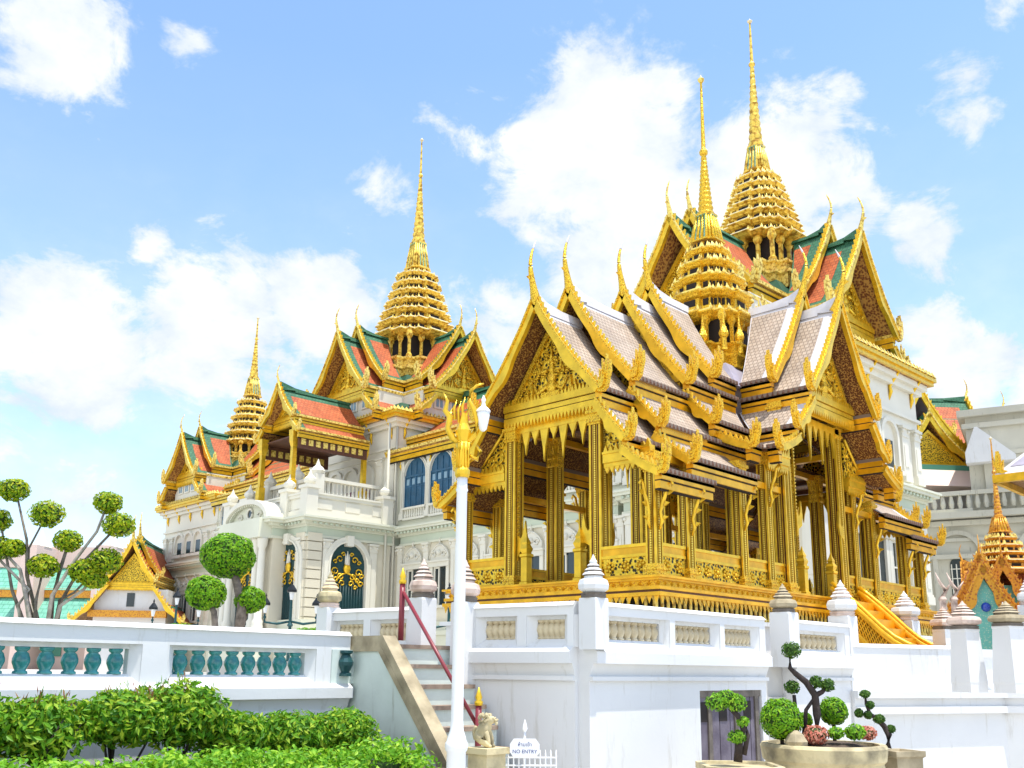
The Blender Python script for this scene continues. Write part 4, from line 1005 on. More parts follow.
for x0, x1, y0, y1 in ((29.2, 33.6, 47.1, 47.4), (29.2, 29.5, 47.1, 54.6)):
    b.box(x0, x1, y0, y1, 11.0, 11.35, 0); b.box(x0 - .05, x1 + .05, y0 - .05, y1 + .05, 12.25, 12.45, 0)
    n = int(max(x1 - x0, y1 - y0) / .26)
    for i in range(n):
        t = (i + .5) / n; x, y = (lerp(x0, x1, t), (y0 + y1) / 2) if x1 - x0 > 1 else ((x0 + x1) / 2, lerp(y0, y1, t))
        b.loft(CIRC(6), [(.06, 11.35), (.09, 11.6), (.05, 11.95), (.08, 12.25)], (x, y))
b.box(29.5, 33.9, 47.4, 54.4, 9.9, 11.0, 0)
for x, y in ((29.35, 47.25), (29.35, 49.4), (29.35, 52.6)): b.box(x - .3, x + .3, y - .3, y + .3, 11.0, 12.6, 0); b.loft(CIRC(8), [(.3, 12.6), (.42, 12.8), (.3, 13.0), (.16, 13.1), (.02, 13.5)], (x, y))
part('balcony_balustrade', b, ['plaster_white'], pal)
# segmental pediment over the centre bay
def f_ped(b):
    n = 14; w, h = 2.3, 1.0
    arc = lambda e: [(math.cos(math.pi * i / n) * (w + e), math.sin(math.pi * i / n) * (h + e)) for i in range(n + 1)]
    b.prism(arc(0), lambda x, z, d: (x, d, z), -.6, .1, 0)
    a, c = arc(-.02), arc(.26)
    for i in range(n): b.prism([a[i], a[i + 1], c[i + 1], c[i]], lambda x, z, d: (x, d, z), -1.6, .5, 1)
    for i in range(28):
        t = math.pi * (i + .5) / 28
        b.M = Matrix.Translation((math.cos(t) * w * .93, .1, math.sin(t) * h * .93)); b.box(-.05, .05, 0, .25, -.05, .05, 0)
    b.M = Matrix.Identity(4)
    b.tube([(.30 * math.cos(t * .4), .16, .46 + .30 * math.sin(t * .4)) for t in range(17)], .07, 6, 1)
    for sd in (1, -1): b.tube([(sd * (1.1 + .3 * math.cos(t * .8) * (1 - t * .08)), .13, .32 + .2 * math.sin(t * .8) * (1 - t * .08)) for t in range(9)], .06, 5, 1)
def f_oval(b): b.prism([(.22 * math.cos(t * .4), .46 + .26 * math.sin(t * .4)) for t in range(16)], lambda x, z, d: (x, d, z), .1, .14, 0)
place('arched_pediment', 'ap', f_ped, ['plaster', 'plaster_white'], PX0 - 1.0, 50.8, 9.93, FX, (('oval_window', f_oval, 'glass_dark'),))
# tall arched doors with gilt gates
def f_door(b):
    arch_ring(b, 2.45, 5.4, .34, 0, .24, 0); arch_ring(b, 2.45, 5.4, .1, .2, .32, 0); b.box(-.22, .22, 0, .42, 5.2, 5.8, 0)
def f_dpane(b): b.prism(arch_pts(2.45, 5.4), lambda x, z, d: (x, d, z), .01, .05, 0)
def f_gate(b):
    for i in range(13): b.tube([(-1.14 + i * .19, .12, 0), (-1.14 + i * .19, .12, 3.0)], .022, 4, 1)
    b.sphere((0, .12, 3.95), .26, 8, 0, (1, .5, 1.2)); b.tube([(0, .12, 4.15), (0, .12, 4.95)], [.16, .02], 6, 2)
    for sd in (1, -1):
        b.tube([(sd * .1, .12, 4.2), (sd * .14, .12, 4.8)], [.07, .015], 5, 2)
        for (cx, cz, r_) in ((.5, 4.45, .22), (.78, 3.75, .26), (.40, 3.45, .24), (.95, 3.1, .2), (.3, 3.1, .2), (.7, 3.3, .16), (1.0, 3.55, .18), (.8, 4.3, .14), (.28, 4.75, .13), (.6, 2.9, .14), (.5, .5, .3), (.25, .25, .18)):
            b.tube([(sd * (cx + r_ * math.cos(t * .8) * (1 - t * .09)), .12, cz + r_ * math.sin(t * .8) * (1 - t * .09)) for t in range(9)], .042, 5, 0)
        b.tube([(sd * 1.0, .12, 3.0), (sd * .7, .12, 3.25), (sd * .35, .12, 3.6), (0, .12, 3.7)], .05, 5, 0)
gate = (('door_leaf', f_dpane, 'gate_green'), ('gilt_gate', f_gate, ['gold_smooth', 'gate_green', 'plaster_white']))
place('arched_door', 'ad', f_door, ['plaster_white'], 30.95, PY0, 3.25, FY, gate)
for y in (47.9, 53.8): place('arched_door', 'ad', f_door, ['plaster_white'], PX0, y, 3.25, FX, gate)
place('arched_door', 'ad', f_door, ['plaster_white'], PX0 - .9, 50.8, 3.25, FX, gate)
def f_quoin(b):
    for i in range(10): b.box(-.45, .45, 0, .16, i * .52, i * .52 + .46, 0)
for x, y, rot in ((PX0 + .45, PY0, FY), (PX0, PY0 + .45, FX)): place('corner_quoins', 'cq', f_quoin, ['plaster_warm'], x, y, 3.9, rot)
for x in (29.55, 32.7): pil(x, PY0, 4.1, 4.65, FY, .5)
for y in (46.9, 54.7): pil(PX0, y + (.4 if y < 50 else -.4) * 0, 4.1, 4.65, FX, .4)
for y in (48.75, 49.35, 52.25, 52.85):     # paired columns
    b = MB(); b.loft(CIRC(12), [(.34, Z0), (.34, 3.9), (.30, 4.0), (.32, 4.15), (.22, 4.3), (.20, 7.9), (.19, 8.2), (.27, 8.35), (.30, 8.7), (.32, 8.8)], (PX0 - 1.35, y), smooth=True)
    part('porch_column', b, ['plaster_white'], pal)
b = MB(); b.box(PX0 - 1.85, PX0 - .85, 48.3, 53.3, Z0, 3.7, 0); part('porch_base', b, ['plaster'], pal)
b = MB(); b.box(PX0 - 1.8, PX0 - .85, 48.45, 53.15, 8.805, 9.9, 0); part('porch_lintel', b, ['plaster'], pal)
# balcony canopy
CFB = dict(CFP); CFB['border'] = .6; CFB['k'] = 1.7
BC = (XC, 50.35)
roof_section(pal, CFB, 0, 0, 0, [(0.0, 18.2, 1.85, 16.2, 5.7, 5.7, 10.7), (1.7, 15.9, 2.45, 15.25, 5.7, 5.7, 10.65)], math.pi, BC, PAL_C, False, det=False, chofa_s=1.0, flames=.5)
pediment(pal, BC, math.pi, 10.0, 1.35, 16.3, 17.7, ('gold_smooth', 'gold_fret', 'gold_deep'), k=1.5, relief=False)
b = MB(); b.box(XC - 10.5, XC - 5.7, 48.1, 48.25, 14.2, 15.0, 0); b.box(XC - 10.5, XC - 5.7, 52.4, 52.55, 14.2, 15.0, 0)
for i in range(9):
    x = XC - 10.2 + i * .5
    for y in (48.08, 52.38): b.box(x - .15, x + .15, y - .02, y + .02, 14.4, 14.8, 1)
b.box(XC - 10.4, XC - 5.7, 48.1, 52.5, 15.02, 15.1, 0)
part('canopy_ceiling', b, ['soffit_beam', 'gold_pale'], pal)
for x, y in ((28.45, 48.55), (28.45, 52.15), (33.4, 48.55)):
    b = MB(); b.loft(SQ, [(.2, 11.0), (.2, 12.3), (.14, 12.35), (.13, 14.3), (.2, 14.6), (.24, 15.3)], (x, y)); part('canopy_post', b, ['gold_smooth'], pal)
# rainwater pipes
for x, y in ((34.15, 46.2), (33.5, 46.1)):
    b = MB(); b.tube([(x, y, 3), (x, y, 16.2)], .08, 6); part('drain_pipe', b, ['plaster_grey'], pal)
# ------------------------------------------------------------------ ground
b = MB(); b.quad((-1500, -1500, 0), (1500, -1500, 0), (1500, 1500, 0), (-1500, 1500, 0)); single('ground', b, 'ground', kind='structure')
b = MB(); b.prism([(-60, 10.1), (7.6, 10.1), (8.5, 9.6), (8.8, 9.1), (9.05, 7.4), (15.9, 7.4), (18.25, 6.5), (21, 6.8), (60, 6.8), (60, 120), (-60, 120)], lambda a, c, d: (a, c, d), -.5, 1.3, 0)
single('upper_court', b, 'ground', kind='structure')
b = MB(); b.prism([(8.95, 9.0), (9.15, 7.45), (15.8, 7.45), (18.2, 7.0), (26, 7.0), (26, 15), (8.4, 15)], lambda a, c, d: (a, c, d), 1.3, 1.75, 0)
single('pavilion_terrace', b, 'ground', kind='structure')
b = MB(); b.box(-40, 6.6, 10.4, 24, 1.3, 1.36, 0); single('court_lawn', b, 'grass', kind='structure')

# ------------------------------------------------------------------ limewashed walls and balustrades
_bal = {}
def baluster_data(h, r_, m_):
    k = (round(h, 3), r_, m_)
    if k not in _bal:
        b = MB(); b.loft(CIRC(10), [(r_ * .85, 0), (r_ * .85, h * .08), (r_ * .62, h * .12), (r_ * .72, h * .2), (r_ * 1.0, h * .42), (r_ * 1.0, h * .55), (r_ * .8, h * .74), (r_ * .55, h * .82), (r_ * .75, h * .87), (r_ * .85, h * .92), (r_ * .85, h)], smooth=True)
        _bal[k] = b.data('baluster', [m_])
    return _bal[k]
def balu_wall(label, p0, p1, Z, piers, mats, bm='baluster', per=6, th=.30, name='balustrade_wall', skip_base=False, br=.075, hole=None):
    """Z: base, ledge bottom, sill bottom, opening bottom, opening top, rail bottom, top.  p0 -> p1 with the outer face to its right"""
    zb, zl, zs, zo, zt, zr, ztop = Z
    t = thing(name, label, 'balustrade', (p0[0], p0[1], zb))
    L = math.hypot(p1[0] - p0[0], p1[1] - p0[1]); an = math.atan2(p1[1] - p0[1], p1[0] - p0[0])
    Mx = Matrix.Translation((p0[0], p0[1], 0)) @ Matrix.Rotation(an, 4, 'Z')
    wm, lm = mats
    if not skip_base:
        b = MB(Mx)
        if hole: b.box(0, hole[0], .02, th, zb, zl - .14, 0); b.box(hole[1], L, .02, th, zb, zl - .14, 0); b.box(hole[0], hole[1], .02, th, hole[2], zl - .14, 0)
        else: b.box(0, L, .02, th, zb, zl - .14, 0)
        b.hexa([(0, .02, zl - .14), (L, .02, zl - .14), (L, th, zl - .14), (0, th, zl - .14), (0, -.04, zl), (L, -.04, zl), (L, th, zl), (0, th, zl)], 0)
        b.box(0, L, -.03, .02, zl - .20, zl - .15, 0)
        part('base_wall', b, [wm], t)
    b = MB(Mx); b.box(-.0, L, -.10, th + .08, zl, zl + (zs - zl) * .72, 0)
    b.hexa([(0, -.10, zl + (zs - zl) * .72), (L, -.10, zl + (zs - zl) * .72), (L, th + .08, zl + (zs - zl) * .72), (0, th + .08, zl + (zs - zl) * .72), (0, -.03, zs), (L, -.03, zs), (L, th + .02, zs), (0, th + .02, zs)], 0)
    b.hexa([(0, .0, zs), (L, .0, zs), (L, th, zs), (0, th, zs), (0, .10, zo), (L, .10, zo), (L, th - .10, zo), (0, th - .10, zo)], 0)
    part('ledge', b, [lm], t)
    b = MB(Mx); b.box(0, L, -.0, th, zr, ztop - .05, 0); b.box(0, L, .10, th - .10, zt, zr, 0)
    b.hexa([(0, -.03, ztop - .05), (L, -.03, ztop - .05), (L, th + .03, ztop - .05), (0, th + .03, ztop - .05), (0, .03, ztop), (L, .03, ztop), (L, th - .03, ztop), (0, th - .03, ztop)], 0)
    part('rail', b, [lm], t)
    spans = []
    for i, (a, c) in enumerate(piers):
        b = MB(Mx); b.hexa([(a, 0, zs), (c, 0, zs), (c, th, zs), (a, th, zs), (a, 0, zr), (c, 0, zr), (c, th, zr), (a, th, zr)], 0)
        for s_, x in ((-1, a), (1, c)):     # splayed reveals
            b.hexa([(x, .012, zs), (x + s_ * .10, .10, zs), (x + s_ * .10, th - .1, zs), (x, th - .012, zs), (x, .012, zr), (x + s_ * .10, .10, zr), (x + s_ * .10, th - .1, zr), (x, th - .012, zr)], 0)
        part('pier', b, [wm], t)
        if i: spans.append((piers[i - 1][1] + .10, a - .10))
    for (a, c), n in zip(spans, per if isinstance(per, (list, tuple)) else [per] * len(spans)):
        for i in range(n):
            x = a + (i + .5) * (c - a) / n
            part('baluster', baluster_data(zt - zo, br, bm), [], t, loc=tuple(Mx @ Vector((x, th / 2, 0)))[:2] + (zo,), rot=0)
    return t
def lotus_pillar(label, x, y, zb, zt, w, fin, h, name='lotus_pillar', batter=1.0, rot=0.0, post='white', s=1.0):
    t = thing(name, label, 'pillar', (x, y, zb), rot=rot); ORG[t.name] = Vector((0, 0, 0))
    b = MB(); a = w / 2
    b.loft(SQ, [(a * 1.25, 0), (a * 1.25, .12 * (zt - zb)), (a * batter * 1.05, .16 * (zt - zb)), (a, zt - zb - .04), (a * 1.05, zt - zb - .03), (a * 1.05, zt - zb)] if batter > 1 else [(a, 0), (a, zt - zb - .03), (a * .96, zt - zb)])
    part('post', b, [post], t, loc=(0, 0, 0))
    b = MB(); r_ = w * .56 * s; z = zt - zb
    b.loft(CIRC(8) if batter == 1 else SQ8, [(r_ * .80, z, 1), (r_ * .84, z + .03 * h, 1), (r_ * .80, z + .07 * h, 1), (r_ * .86, z + .11 * h, 1), (r_ * .70, z + .13 * h), (r_ * .98, z + .20 * h), (r_ * 1.02, z + .30 * h), (r_ * .92, z + .41 * h), (r_ * .62, z + .46 * h), (r_ * .60, z + .5 * h, 1), (r_ * .74, z + .53 * h), (r_ * .55, z + .60 * h, 1), (r_ * .58, z + .64 * h), (r_ * .36, z + .70 * h, 1), (r_ * .42, z + .74 * h), (r_ * .22, z + .80 * h), (r_ * .26, z + .84 * h), (r_ * .14, z + .9 * h), (.006, z + h)], smooth=False)
    part('lotus_finial', b, fin, t, loc=(0, 0, 0))
    return t
SQ8 = [(1, .75), (.75, 1), (-.75, 1), (-1, .75), (-1, -.75), (-.75, -1), (.75, -1), (1, -.75)]
ZP = (0.0, 1.74, 1.93, 2.03, 2.26, 2.31, 2.47)
WM = ('white', 'white')
# outer face must lie to the right of the direction of travel: -Y for +X travel
b0 = MB(); b0.hexa([(8.66, 9.04, 0), (8.96, 9.04, 0), (8.96, 9.9, 0), (8.5, 9.9, 0), (8.66, 9.04, 1.72), (8.96, 9.04, 1.72), (8.96, 9.9, 1.72), (8.5, 9.9, 1.72)])
t = balu_wall('white terrace wall with beige balusters and a purple plank door', (8.99, 7.27), (13.1, 7.27), ZP, [(.1, .30), (1.64, 1.76), (2.86, 2.98), (3.95, 4.11)], WM, per=[8, 7, 7], br=.07, hole=(11.32 - 8.99, 12.95 - 8.99, 1.41))
# the wall is interrupted by the low door: build its leaf in a shallow reveal
DX0, DX1, DZ = 11.32, 12.95, 1.41
b = MB()
n = 6
for i in range(n):
    a = DX0 + (DX1 - DX0) * i / n; c = DX0 + (DX1 - DX0) * (i + 1) / n - .018
    b.box(a, c, 7.33, 7.37, 0, DZ + .02, 0)
for x in (DX0 + .27, DX0 + .95, DX1 - .12): b.box(x - .045, x + .045, 7.305, 7.33, 0, DZ + .01, 1)
b.box(DX0, DX1, 7.308, 7.328, DZ - .09, DZ + .012, 1)
dl = part('door', b, ['door_purple', 'stone_dark'], t)
b = MB()
for x in (DX0 + .13, DX0 + .62, DX1 - .36): b.box(x - .1, x + .1, 7.322, 7.3285, 1.0, 1.26, 0)
part('door_opening', b, ['dark'], dl)
tl = balu_wall('white balustrade left of the corner pillar with two baluster panels', (8.70, 9.05), (8.90, 7.45), ZP, [(0, .12), (.78, .92), (1.52, 1.61)], WM, per=[5, 5])
part('base_wall', b0, ['white'], tl)
balu_wall('white balustrade beyond the stair, below the cream palace porch', (8.24, 11.58), (8.47, 9.82), (1.0,) + ZP[1:], [(0, .16), (.82, .95), (1.62, 1.77)], WM, per=[5, 5])
balu_wall('short white balustrade right of the stained pillar with one baluster panel', (13.9, 7.24), (15.9, 7.24), ZP, [(0, .2), (1.8, 2.0)], WM, per=8)
ZG = (0.4, 1.30, 1.47, 1.57, 1.83, 1.88, 2.10)
balu_wall('long white garden balustrade with teal glazed balusters', (-3.0, 9.92), (7.5, 9.92), ZG, [(.0, .3), (2.5, 2.8), (5.2, 5.5), (7.80, 8.10), (10.0, 10.22)], ('white', 'white'), 'baluster_teal', per=[9, 9, 9, 8], br=.085)
b = MB(); b.box(7.22, 7.6, 9.90, 10.24, ZG[2], ZG[5], 0); single('end_pier', b, 'white_aged', 'pale end block of the garden balustrade beside the stair wall', 'pier')
b = MB(); b.loft(CIRC(10), [(.075, 0), (.075, .03), (.05, .05), (.09, .13), (.095, .17), (.05, .26), (.08, .28), (.08, .31)], (7.40, 9.865)); b.v = [v + Vector((0, 0, 1.56)) for v in b.v]
single('glazed_baluster', b, 'iron_teal', 'single dark teal baluster set into the pale end block', 'baluster')
# pillars with lotus finials
FW = ['white', 'finial_stone']; FS = ['finial_stone', 'stone_dark']; FD = ['stone', 'stone_dark']
lotus_pillar('white corner pillar with a white lotus finial, in front of the golden pavilion', 9.03, 7.25, 1.90, 2.50, .25, ['white', 'stone_dark'], .52, s=1.3)
lotus_pillar('white pillar with a blackened lotus finial right of the three baluster panels', 13.68, 7.26, 1.74, 2.56, .32, FD, .44, s=1.2)
lotus_pillar('white pillar whose grey-pink finial shows just behind the lamp post', 8.66, 9.07, 1.0, 2.50, .26, FS, .55, s=1.3)
lotus_pillar('white pillar with a pinkish ribbed finial beside the maroon handrail', 8.45, 9.66, 1.0, 2.57, .26, FS, .52, s=1.25)
lotus_pillar('white pillar with an ochre ribbed finial before the green arched door', 8.27, 11.48, 1.0, 2.50, .24, ['stone_pale', 'finial_stone'], .52, s=1.3)
lotus_pillar('white pillar with a white finial at the foot of the golden stair', 16.05, 7.42, 1.3, 2.62, .36, FW, .62, s=1.3)
lotus_pillar('smaller white pillar with a white finial behind the golden stair', 19.88, 7.85, 1.3, 2.72, .4, FW, .60, s=1.35)
# plain parapet on the right and its plinth
t = thing('parapet_wall', 'plain white parapet wall on a stepped plinth at the right', 'wall', (15.95, 7.27, 0))
an = math.atan2(6.29 - 7.27, 18.28 - 15.95)
Mx = Matrix.Translation((15.95, 7.27, 0)) @ Matrix.Rotation(an, 4, 'Z')
b = MB(Mx); b.box(0, 2.5, 0, .34, 1.38, 2.10, 0); b.hexa([(0, -.02, 2.1), (2.52, -.02, 2.1), (2.52, .36, 2.1), (0, .36, 2.1), (0, .03, 2.16), (2.48, .03, 2.16), (2.48, .31, 2.16), (0, .31, 2.16)]); b.box(0, 2.5, -.04, 0, 1.38, 1.48, 0); b.box(0, 2.5, -.02, 0, 1.48, 1.62, 0)
part('parapet', b, ['white'], t)
b = MB(Mx); b.box(-.1, 3.4, -.22, .5, 1.26, 1.38, 0); b.box(-.1, 3.4, -.14, .5, 1.12, 1.26, 0); b.box(-.1, 3.4, -.20, .5, 1.0, 1.12, 0); b.box(-.1, 3.4, -.10, .5, 0, 1.0, 0)
part('plinth', b, ['white'], t)
Q = Mx @ Vector((3.4, 0, 0))
b = MB(Matrix.Translation(Q) @ Matrix.Rotation(an - R(32), 4, 'Z')); b.box(0, 5, -.22, 1.5, 1.26, 1.383, 0); b.box(0, 5, -.14, 1.5, 1.12, 1.26, 0); b.box(0, 5, -.20, 1.5, 1.0, 1.12, 0); b.box(0, 5, -.10, 1.5, 0, 1.0, 0)
part('plinth', b, ['white'], t)
b = MB(Matrix.Translation(Mx @ Vector((2.62, .3, 0))) @ Matrix.Rotation(an, 4, 'Z')); b.box(0, 1.7, 0, .3, 1.38, 1.98, 0); b.box(-.02, 1.7, -.04, .34, 1.98, 2.12, 0); part('parapet', b, ['white'], t)
lotus_pillar('battered white pillar with a brown-stained square finial at the parapet end', 16.62, 5.62, 1.383, 2.38, .30, FS, .46, batter=1.22, rot=an, s=1.25)
lotus_pillar('battered white pillar with a grey square finial near the right edge', 16.75, 5.00, 1.383, 2.42, .32, FD, .40, batter=1.22, rot=an, s=1.25)
lotus_pillar('small white pillar with a pink finial behind the brown-stained one', 19.3, 6.9, 1.3, 2.50, .30, FS, .44, batter=1.1, rot=an, s=1.2)

# ------------------------------------------------------------------ stair beside the pavilion wall
t = thing('garden_stair', 'steep brown-tread stair climbing between two white walls', 'stair', (7.75, 7.9, 0))
NS = 8
for i in range(NS):
    z = 1.95 - .238 * i; y = 9.50 - .205 * i; XR = 8.66
    b = MB(); b.box(7.72, XR, y - .205, 10.2, max(0, z - .238), z - .05, 0); part('riser', b, ['white_aged'], t)
    b = MB(); b.box(7.735, XR, y - .235, 10.2 if i == 0 else y, z - .05, z, 0); part('tread', b, ['tread'], t)
b = MB(); fn = lambda a, c, d: (d, a, c)
b.prism([(10.1, 0), (10.1, 1.93), (9.36, 1.93), (7.70, .0)], fn, 7.55, 7.72, 0)
t = thing('stair_wall', 'pale green-white stair wall with a weathered sandstone coping', 'wall', (7.6, 8.8, 0)); part('side_wall', b, ['white_aged'], t)
b = MB(); b.prism([(10.12, 1.93), (10.12, 2.05), (9.33, 2.05), (7.58, .02), (7.70, .0), (9.36, 1.93)], fn, 7.53, 7.735, 0)
b.prism([(10.12, 1.86), (10.12, 1.93), (9.36, 1.93), (7.70, .0), (7.76, .0), (9.40, 1.86)], fn, 7.525, 7.55, 0)
part('coping', b, ['stone'], t)
t = thing('stair_handrail', 'maroon stair handrail with gold-capped posts', 'handrail', (7.85, 8.6, 0))
for y, z0, z1 in ((9.38, 2.0, 2.70), (7.98, .3, 1.26)):
    b = MB(); b.tube([(7.86, y, z0), (7.86, y, z1)], .036, 8); po = part('post', b, ['maroon'], t)
    b = MB(); b.loft(CIRC(8), [(.045, z1), (.05, z1 + .04), (.03, z1 + .06), (.042, z1 + .09), (.028, z1 + .13), (.005, z1 + .2)], (7.86, y), smooth=True); part('cap', b, ['gold_smooth'], po)
b = MB(); b.tube([(7.86, 9.38, 2.62), (7.86, 7.98, 1.02)], .023, 8); part('rail', b, ['maroon'], t)

# ------------------------------------------------------------------ lamp post with a gilt swan arm
LX, LY = 6.19, 6.56
t = thing('lamp_post', 'tall white lamp post with a gilded scroll head and white lantern', 'lamp post', (LX, LY, 0))
b = MB(); b.loft(CIRC(18), [(.15, 0), (.15, .1), (.09, .16), (.086, .93), (.10, .95), (.104, .98), (.10, 1.01), (.088, 1.03), (.082, 1.06), (.062, 1.12), (.056, 1.2), (.050, 3.30), (.06, 3.32), (.05, 3.34), (.05, 3.45)], (LX, LY), smooth=True)
part('shaft', b, ['white_clean'], t)
b = MB(); b.loft(CIRC(12), [(.062, 3.44), (.074, 3.47), (.074, 3.51), (.055, 3.54), (.055, 3.70), (.07, 3.73), (.07, 3.77), (.055, 3.79), (.08, 3.90), (.045, 3.97), (.02, 4.08)], (LX, LY))
for k in range(10):
    an_ = k * math.pi / 5; b.tube([(LX + .058 * math.cos(an_), LY + .058 * math.sin(an_), 3.54), (LX + .063 * math.cos(an_), LY + .063 * math.sin(an_), 3.78)], .010, 4)
part('capital', b, ['gold_smooth'], t)
ax = Vector((rt.x, rt.y, 0))
def scr(pts, r_): return [(LX + ax.x * a, LY + ax.y * a, z) for a, z in pts], r_
b = MB()
for pts, r_ in (([(0.02, 3.78), (.10, 3.86), (.14, 4.0), (.10, 4.12), (.05, 4.2), (.06, 4.30), (.12, 4.36), (.19, 4.38)], [.03, .034, .03, .025, .022, .018, .014, .008]),
                ([(-.02, 3.78), (-.10, 3.82), (-.15, 3.92), (-.13, 4.04), (-.18, 4.10), (-.16, 4.2), (-.20, 4.28)], [.03, .034, .03, .034, .028, .018, .005]),
                ([(.06, 3.66), (.14, 3.62), (.17, 3.7), (.13, 3.76)], [.02, .025, .02, .008])):
    P, q = scr(pts, r_); b.tube(P, q, 7)
for a, z, h in ((-.15, 4.0, .16), (-.10, 4.05, .2), (-.05, 4.02, .22), (.0, 4.05, .24), (.05, 3.98, .2)):
    P, q = scr([(a * .8, z - .04), (a * .8 - .015, z + h * .4), (a * .8 + .01, z + h * .8)], [.02, .016, .003]); b.tube(P, q, 6)
part('scroll_arm', b, ['gold_smooth'], t)
lp = (LX + ax.x * .19, LY + ax.y * .19)
b = MB(); b.loft(CIRC(12), [(.016, 3.90), (.036, 3.92), (.052, 3.99), (.064, 4.06), (.062, 4.09)], lp, smooth=True); gl = part('lantern_globe', b, ['lamp_glass'], t)
b = MB(); b.loft(CIRC(12), [(.068, 4.09), (.072, 4.10), (.048, 4.13), (.024, 4.15), (.016, 4.19), (.024, 4.21), (.006, 4.26)], lp); part('lantern_cap', b, ['white_clean'], gl)

# ------------------------------------------------------------------ guardian lion on its pedestal, fence, sign
LXs, LYs = 7.44, 7.42
b = MB(); b.box(LXs - .14, LXs + .14, LYs - .14, LYs + .14, 0, .80, 0); b.box(LXs - .17, LXs + .17, LYs - .17, LYs + .17, .80, .86, 0); b.box(LXs - .18, LXs + .18, LYs - .18, LYs + .18, 0, .2, 0)
t = thing('stone_pedestal', 'small square pale stone pedestal under the lion', 'pedestal', (LXs, LYs, 0)); part('block', b, ['stone_pale'], t)
def skin_body(name, verts, edges, radii, mats, label, cat, loc, rot, parent=None, sub=2, scale=1.0):
    me = bpy.data.meshes.new(name); me.from_pydata([Vector(v) * scale for v in verts], edges, [])
    o = bpy.data.objects.new(name, me); COL.objects.link(o)
    md = o.modifiers.new('skin', 'SKIN'); md.use_smooth_shade = True
    for i, r_ in enumerate(radii):
        sv = me.skin_vertices[0].data[i]; sv.radius = (r_[0] * scale, r_[1] * scale) if isinstance(r_, tuple) else (r_ * scale, r_ * scale)
    me.skin_vertices[0].data[0].use_root = True
    sd = o.modifiers.new('sub', 'SUBSURF'); sd.levels = sub; sd.render_levels = sub
    bpy.context.view_layer.update()
    dg = bpy.context.evaluated_depsgraph_get(); ev = o.evaluated_get(dg)
    nm = bpy.data.meshes.new_from_object(ev); nm.name = name
    bpy.data.objects.remove(o); bpy.data.meshes.remove(me)
    for x in mats: nm.materials.append(M[x])
    for p in nm.polygons: p.use_smooth = True
    o = bpy.data.objects.new(name, nm); COL.objects.link(o)
    if parent: o.parent = parent
    o.location = loc; o.rotation_euler = (0, 0, rot)
    if label: tag(o, label, cat)
    ORG[o.name] = Vector((0, 0, 0))
    return o
# seated lion: haunches, chest, mane, muzzle; x is forwards
V_ = [(-.10, 0, .10), (-.06, 0, .19), (.0, 0, .27), (.04, 0, .36), (.10, 0, .40), (.17, 0, .375),
      (-.02, .07, .10), (.06, .08, .06), (.12, .08, .02), (-.02, -.07, .10), (.06, -.08, .06), (.12, -.08, .02),
      (.05, .06, .22), (.09, .06, .12), (.10, .06, .02), (.15, .06, .015), (.05, -.06, .22), (.09, -.06, .12), (.10, -.06, .02), (.15, -.06, .015),
      (-.15, 0, .12), (-.17, 0, .22), (-.13, 0, .30)]
E_ = [(0, 1), (1, 2), (2, 3), (3, 4), (4, 5), (0, 6), (6, 7), (7, 8), (0, 9), (9, 10), (10, 11), (2, 12), (12, 13), (13, 14), (14, 15), (2, 16), (16, 17), (17, 18), (18, 19), (0, 20), (20, 21), (21, 22)]
R_ = [.085, .095, .095, .085, .075, .05, .06, .05, .03, .06, .05, .03, .045, .036, .034, .03, .045, .036, .034, .03, .03, .032, .03]
lion = skin_body('lion_statue', V_, E_, R_, ['stone_pale'], 'weathered stone guardian lion sitting beside the white fence', 'statue', (LXs - .02, LYs + .02, .86), R(-70), sub=2, scale=.72)
b = MB()
rg = random.Random(4)
for i in range(80):      # curled mane, ears, brow, jaws
    a = rg.uniform(0, 6.28); h = rg.uniform(.26, .47); r_ = .085 + .02 * math.sin(h * 20)
    b.sphere((.035 + r_ * .8 * math.cos(a) - .03, r_ * math.sin(a), h), rg.uniform(.018, .03), 6)
for sd in (1, -1): b.sphere((.06, sd * .07, .455), .028, 6); b.sphere((.155, sd * .032, .415), .018, 6); b.sphere((.19, sd * .022, .385), .02, 6)
b.sphere((.19, 0, .345), .03, 6); b.sphere((.205, 0, .395), .018, 6)
b.v = [v * .72 for v in b.v]
o = part('mane', b, ['stone_pale'], lion)
t = thing('picket_fence', 'low white metal picket fence beside the lion', 'fence', (8.0, 6.9, 0))
P0, P1 = Vector((7.55, 7.28, 0)), Vector((7.86, 7.00, 0))
P0 = Vector((7.56, 7.30, 0)); P1 = Vector((7.97, 6.92, 0))
for i in range(11):
    p = P0.lerp(P1, i / 10); b = MB(); b.tube([(p.x, p.y, 0), (p.x, p.y, .78), (p.x, p.y, .84)], [.009, .009, .002], 5); part('picket', b, ['white_clean'], t)
for z in (.76, .68, .2):
    b = MB(); b.tube([(P0.x, P0.y, z), (P1.x, P1.y, z)], .009, 5); part('fence_rail', b, ['white_clean'], t)
S = Vector((7.70, 7.12, 0))
t = thing('sign_post', 'white sign board reading NO ENTRY on a thin white post', 'sign', (S.x, S.y, 0))
b = MB(); b.tube([(S.x, S.y, 0), (S.x, S.y, 1.02)], .012, 6); b.loft(CIRC(8), [(.012, 1.02), (.028, 1.05), (.02, 1.09), (.003, 1.15)], (S.x, S.y)); part('post', b, ['white_clean'], t)
yaw = math.atan2(rt.y, rt.x); Sx = Matrix.Translation((S.x - fh.x * .03, S.y - fh.y * .03, .86)) @ Matrix.Rotation(yaw, 4, 'Z')
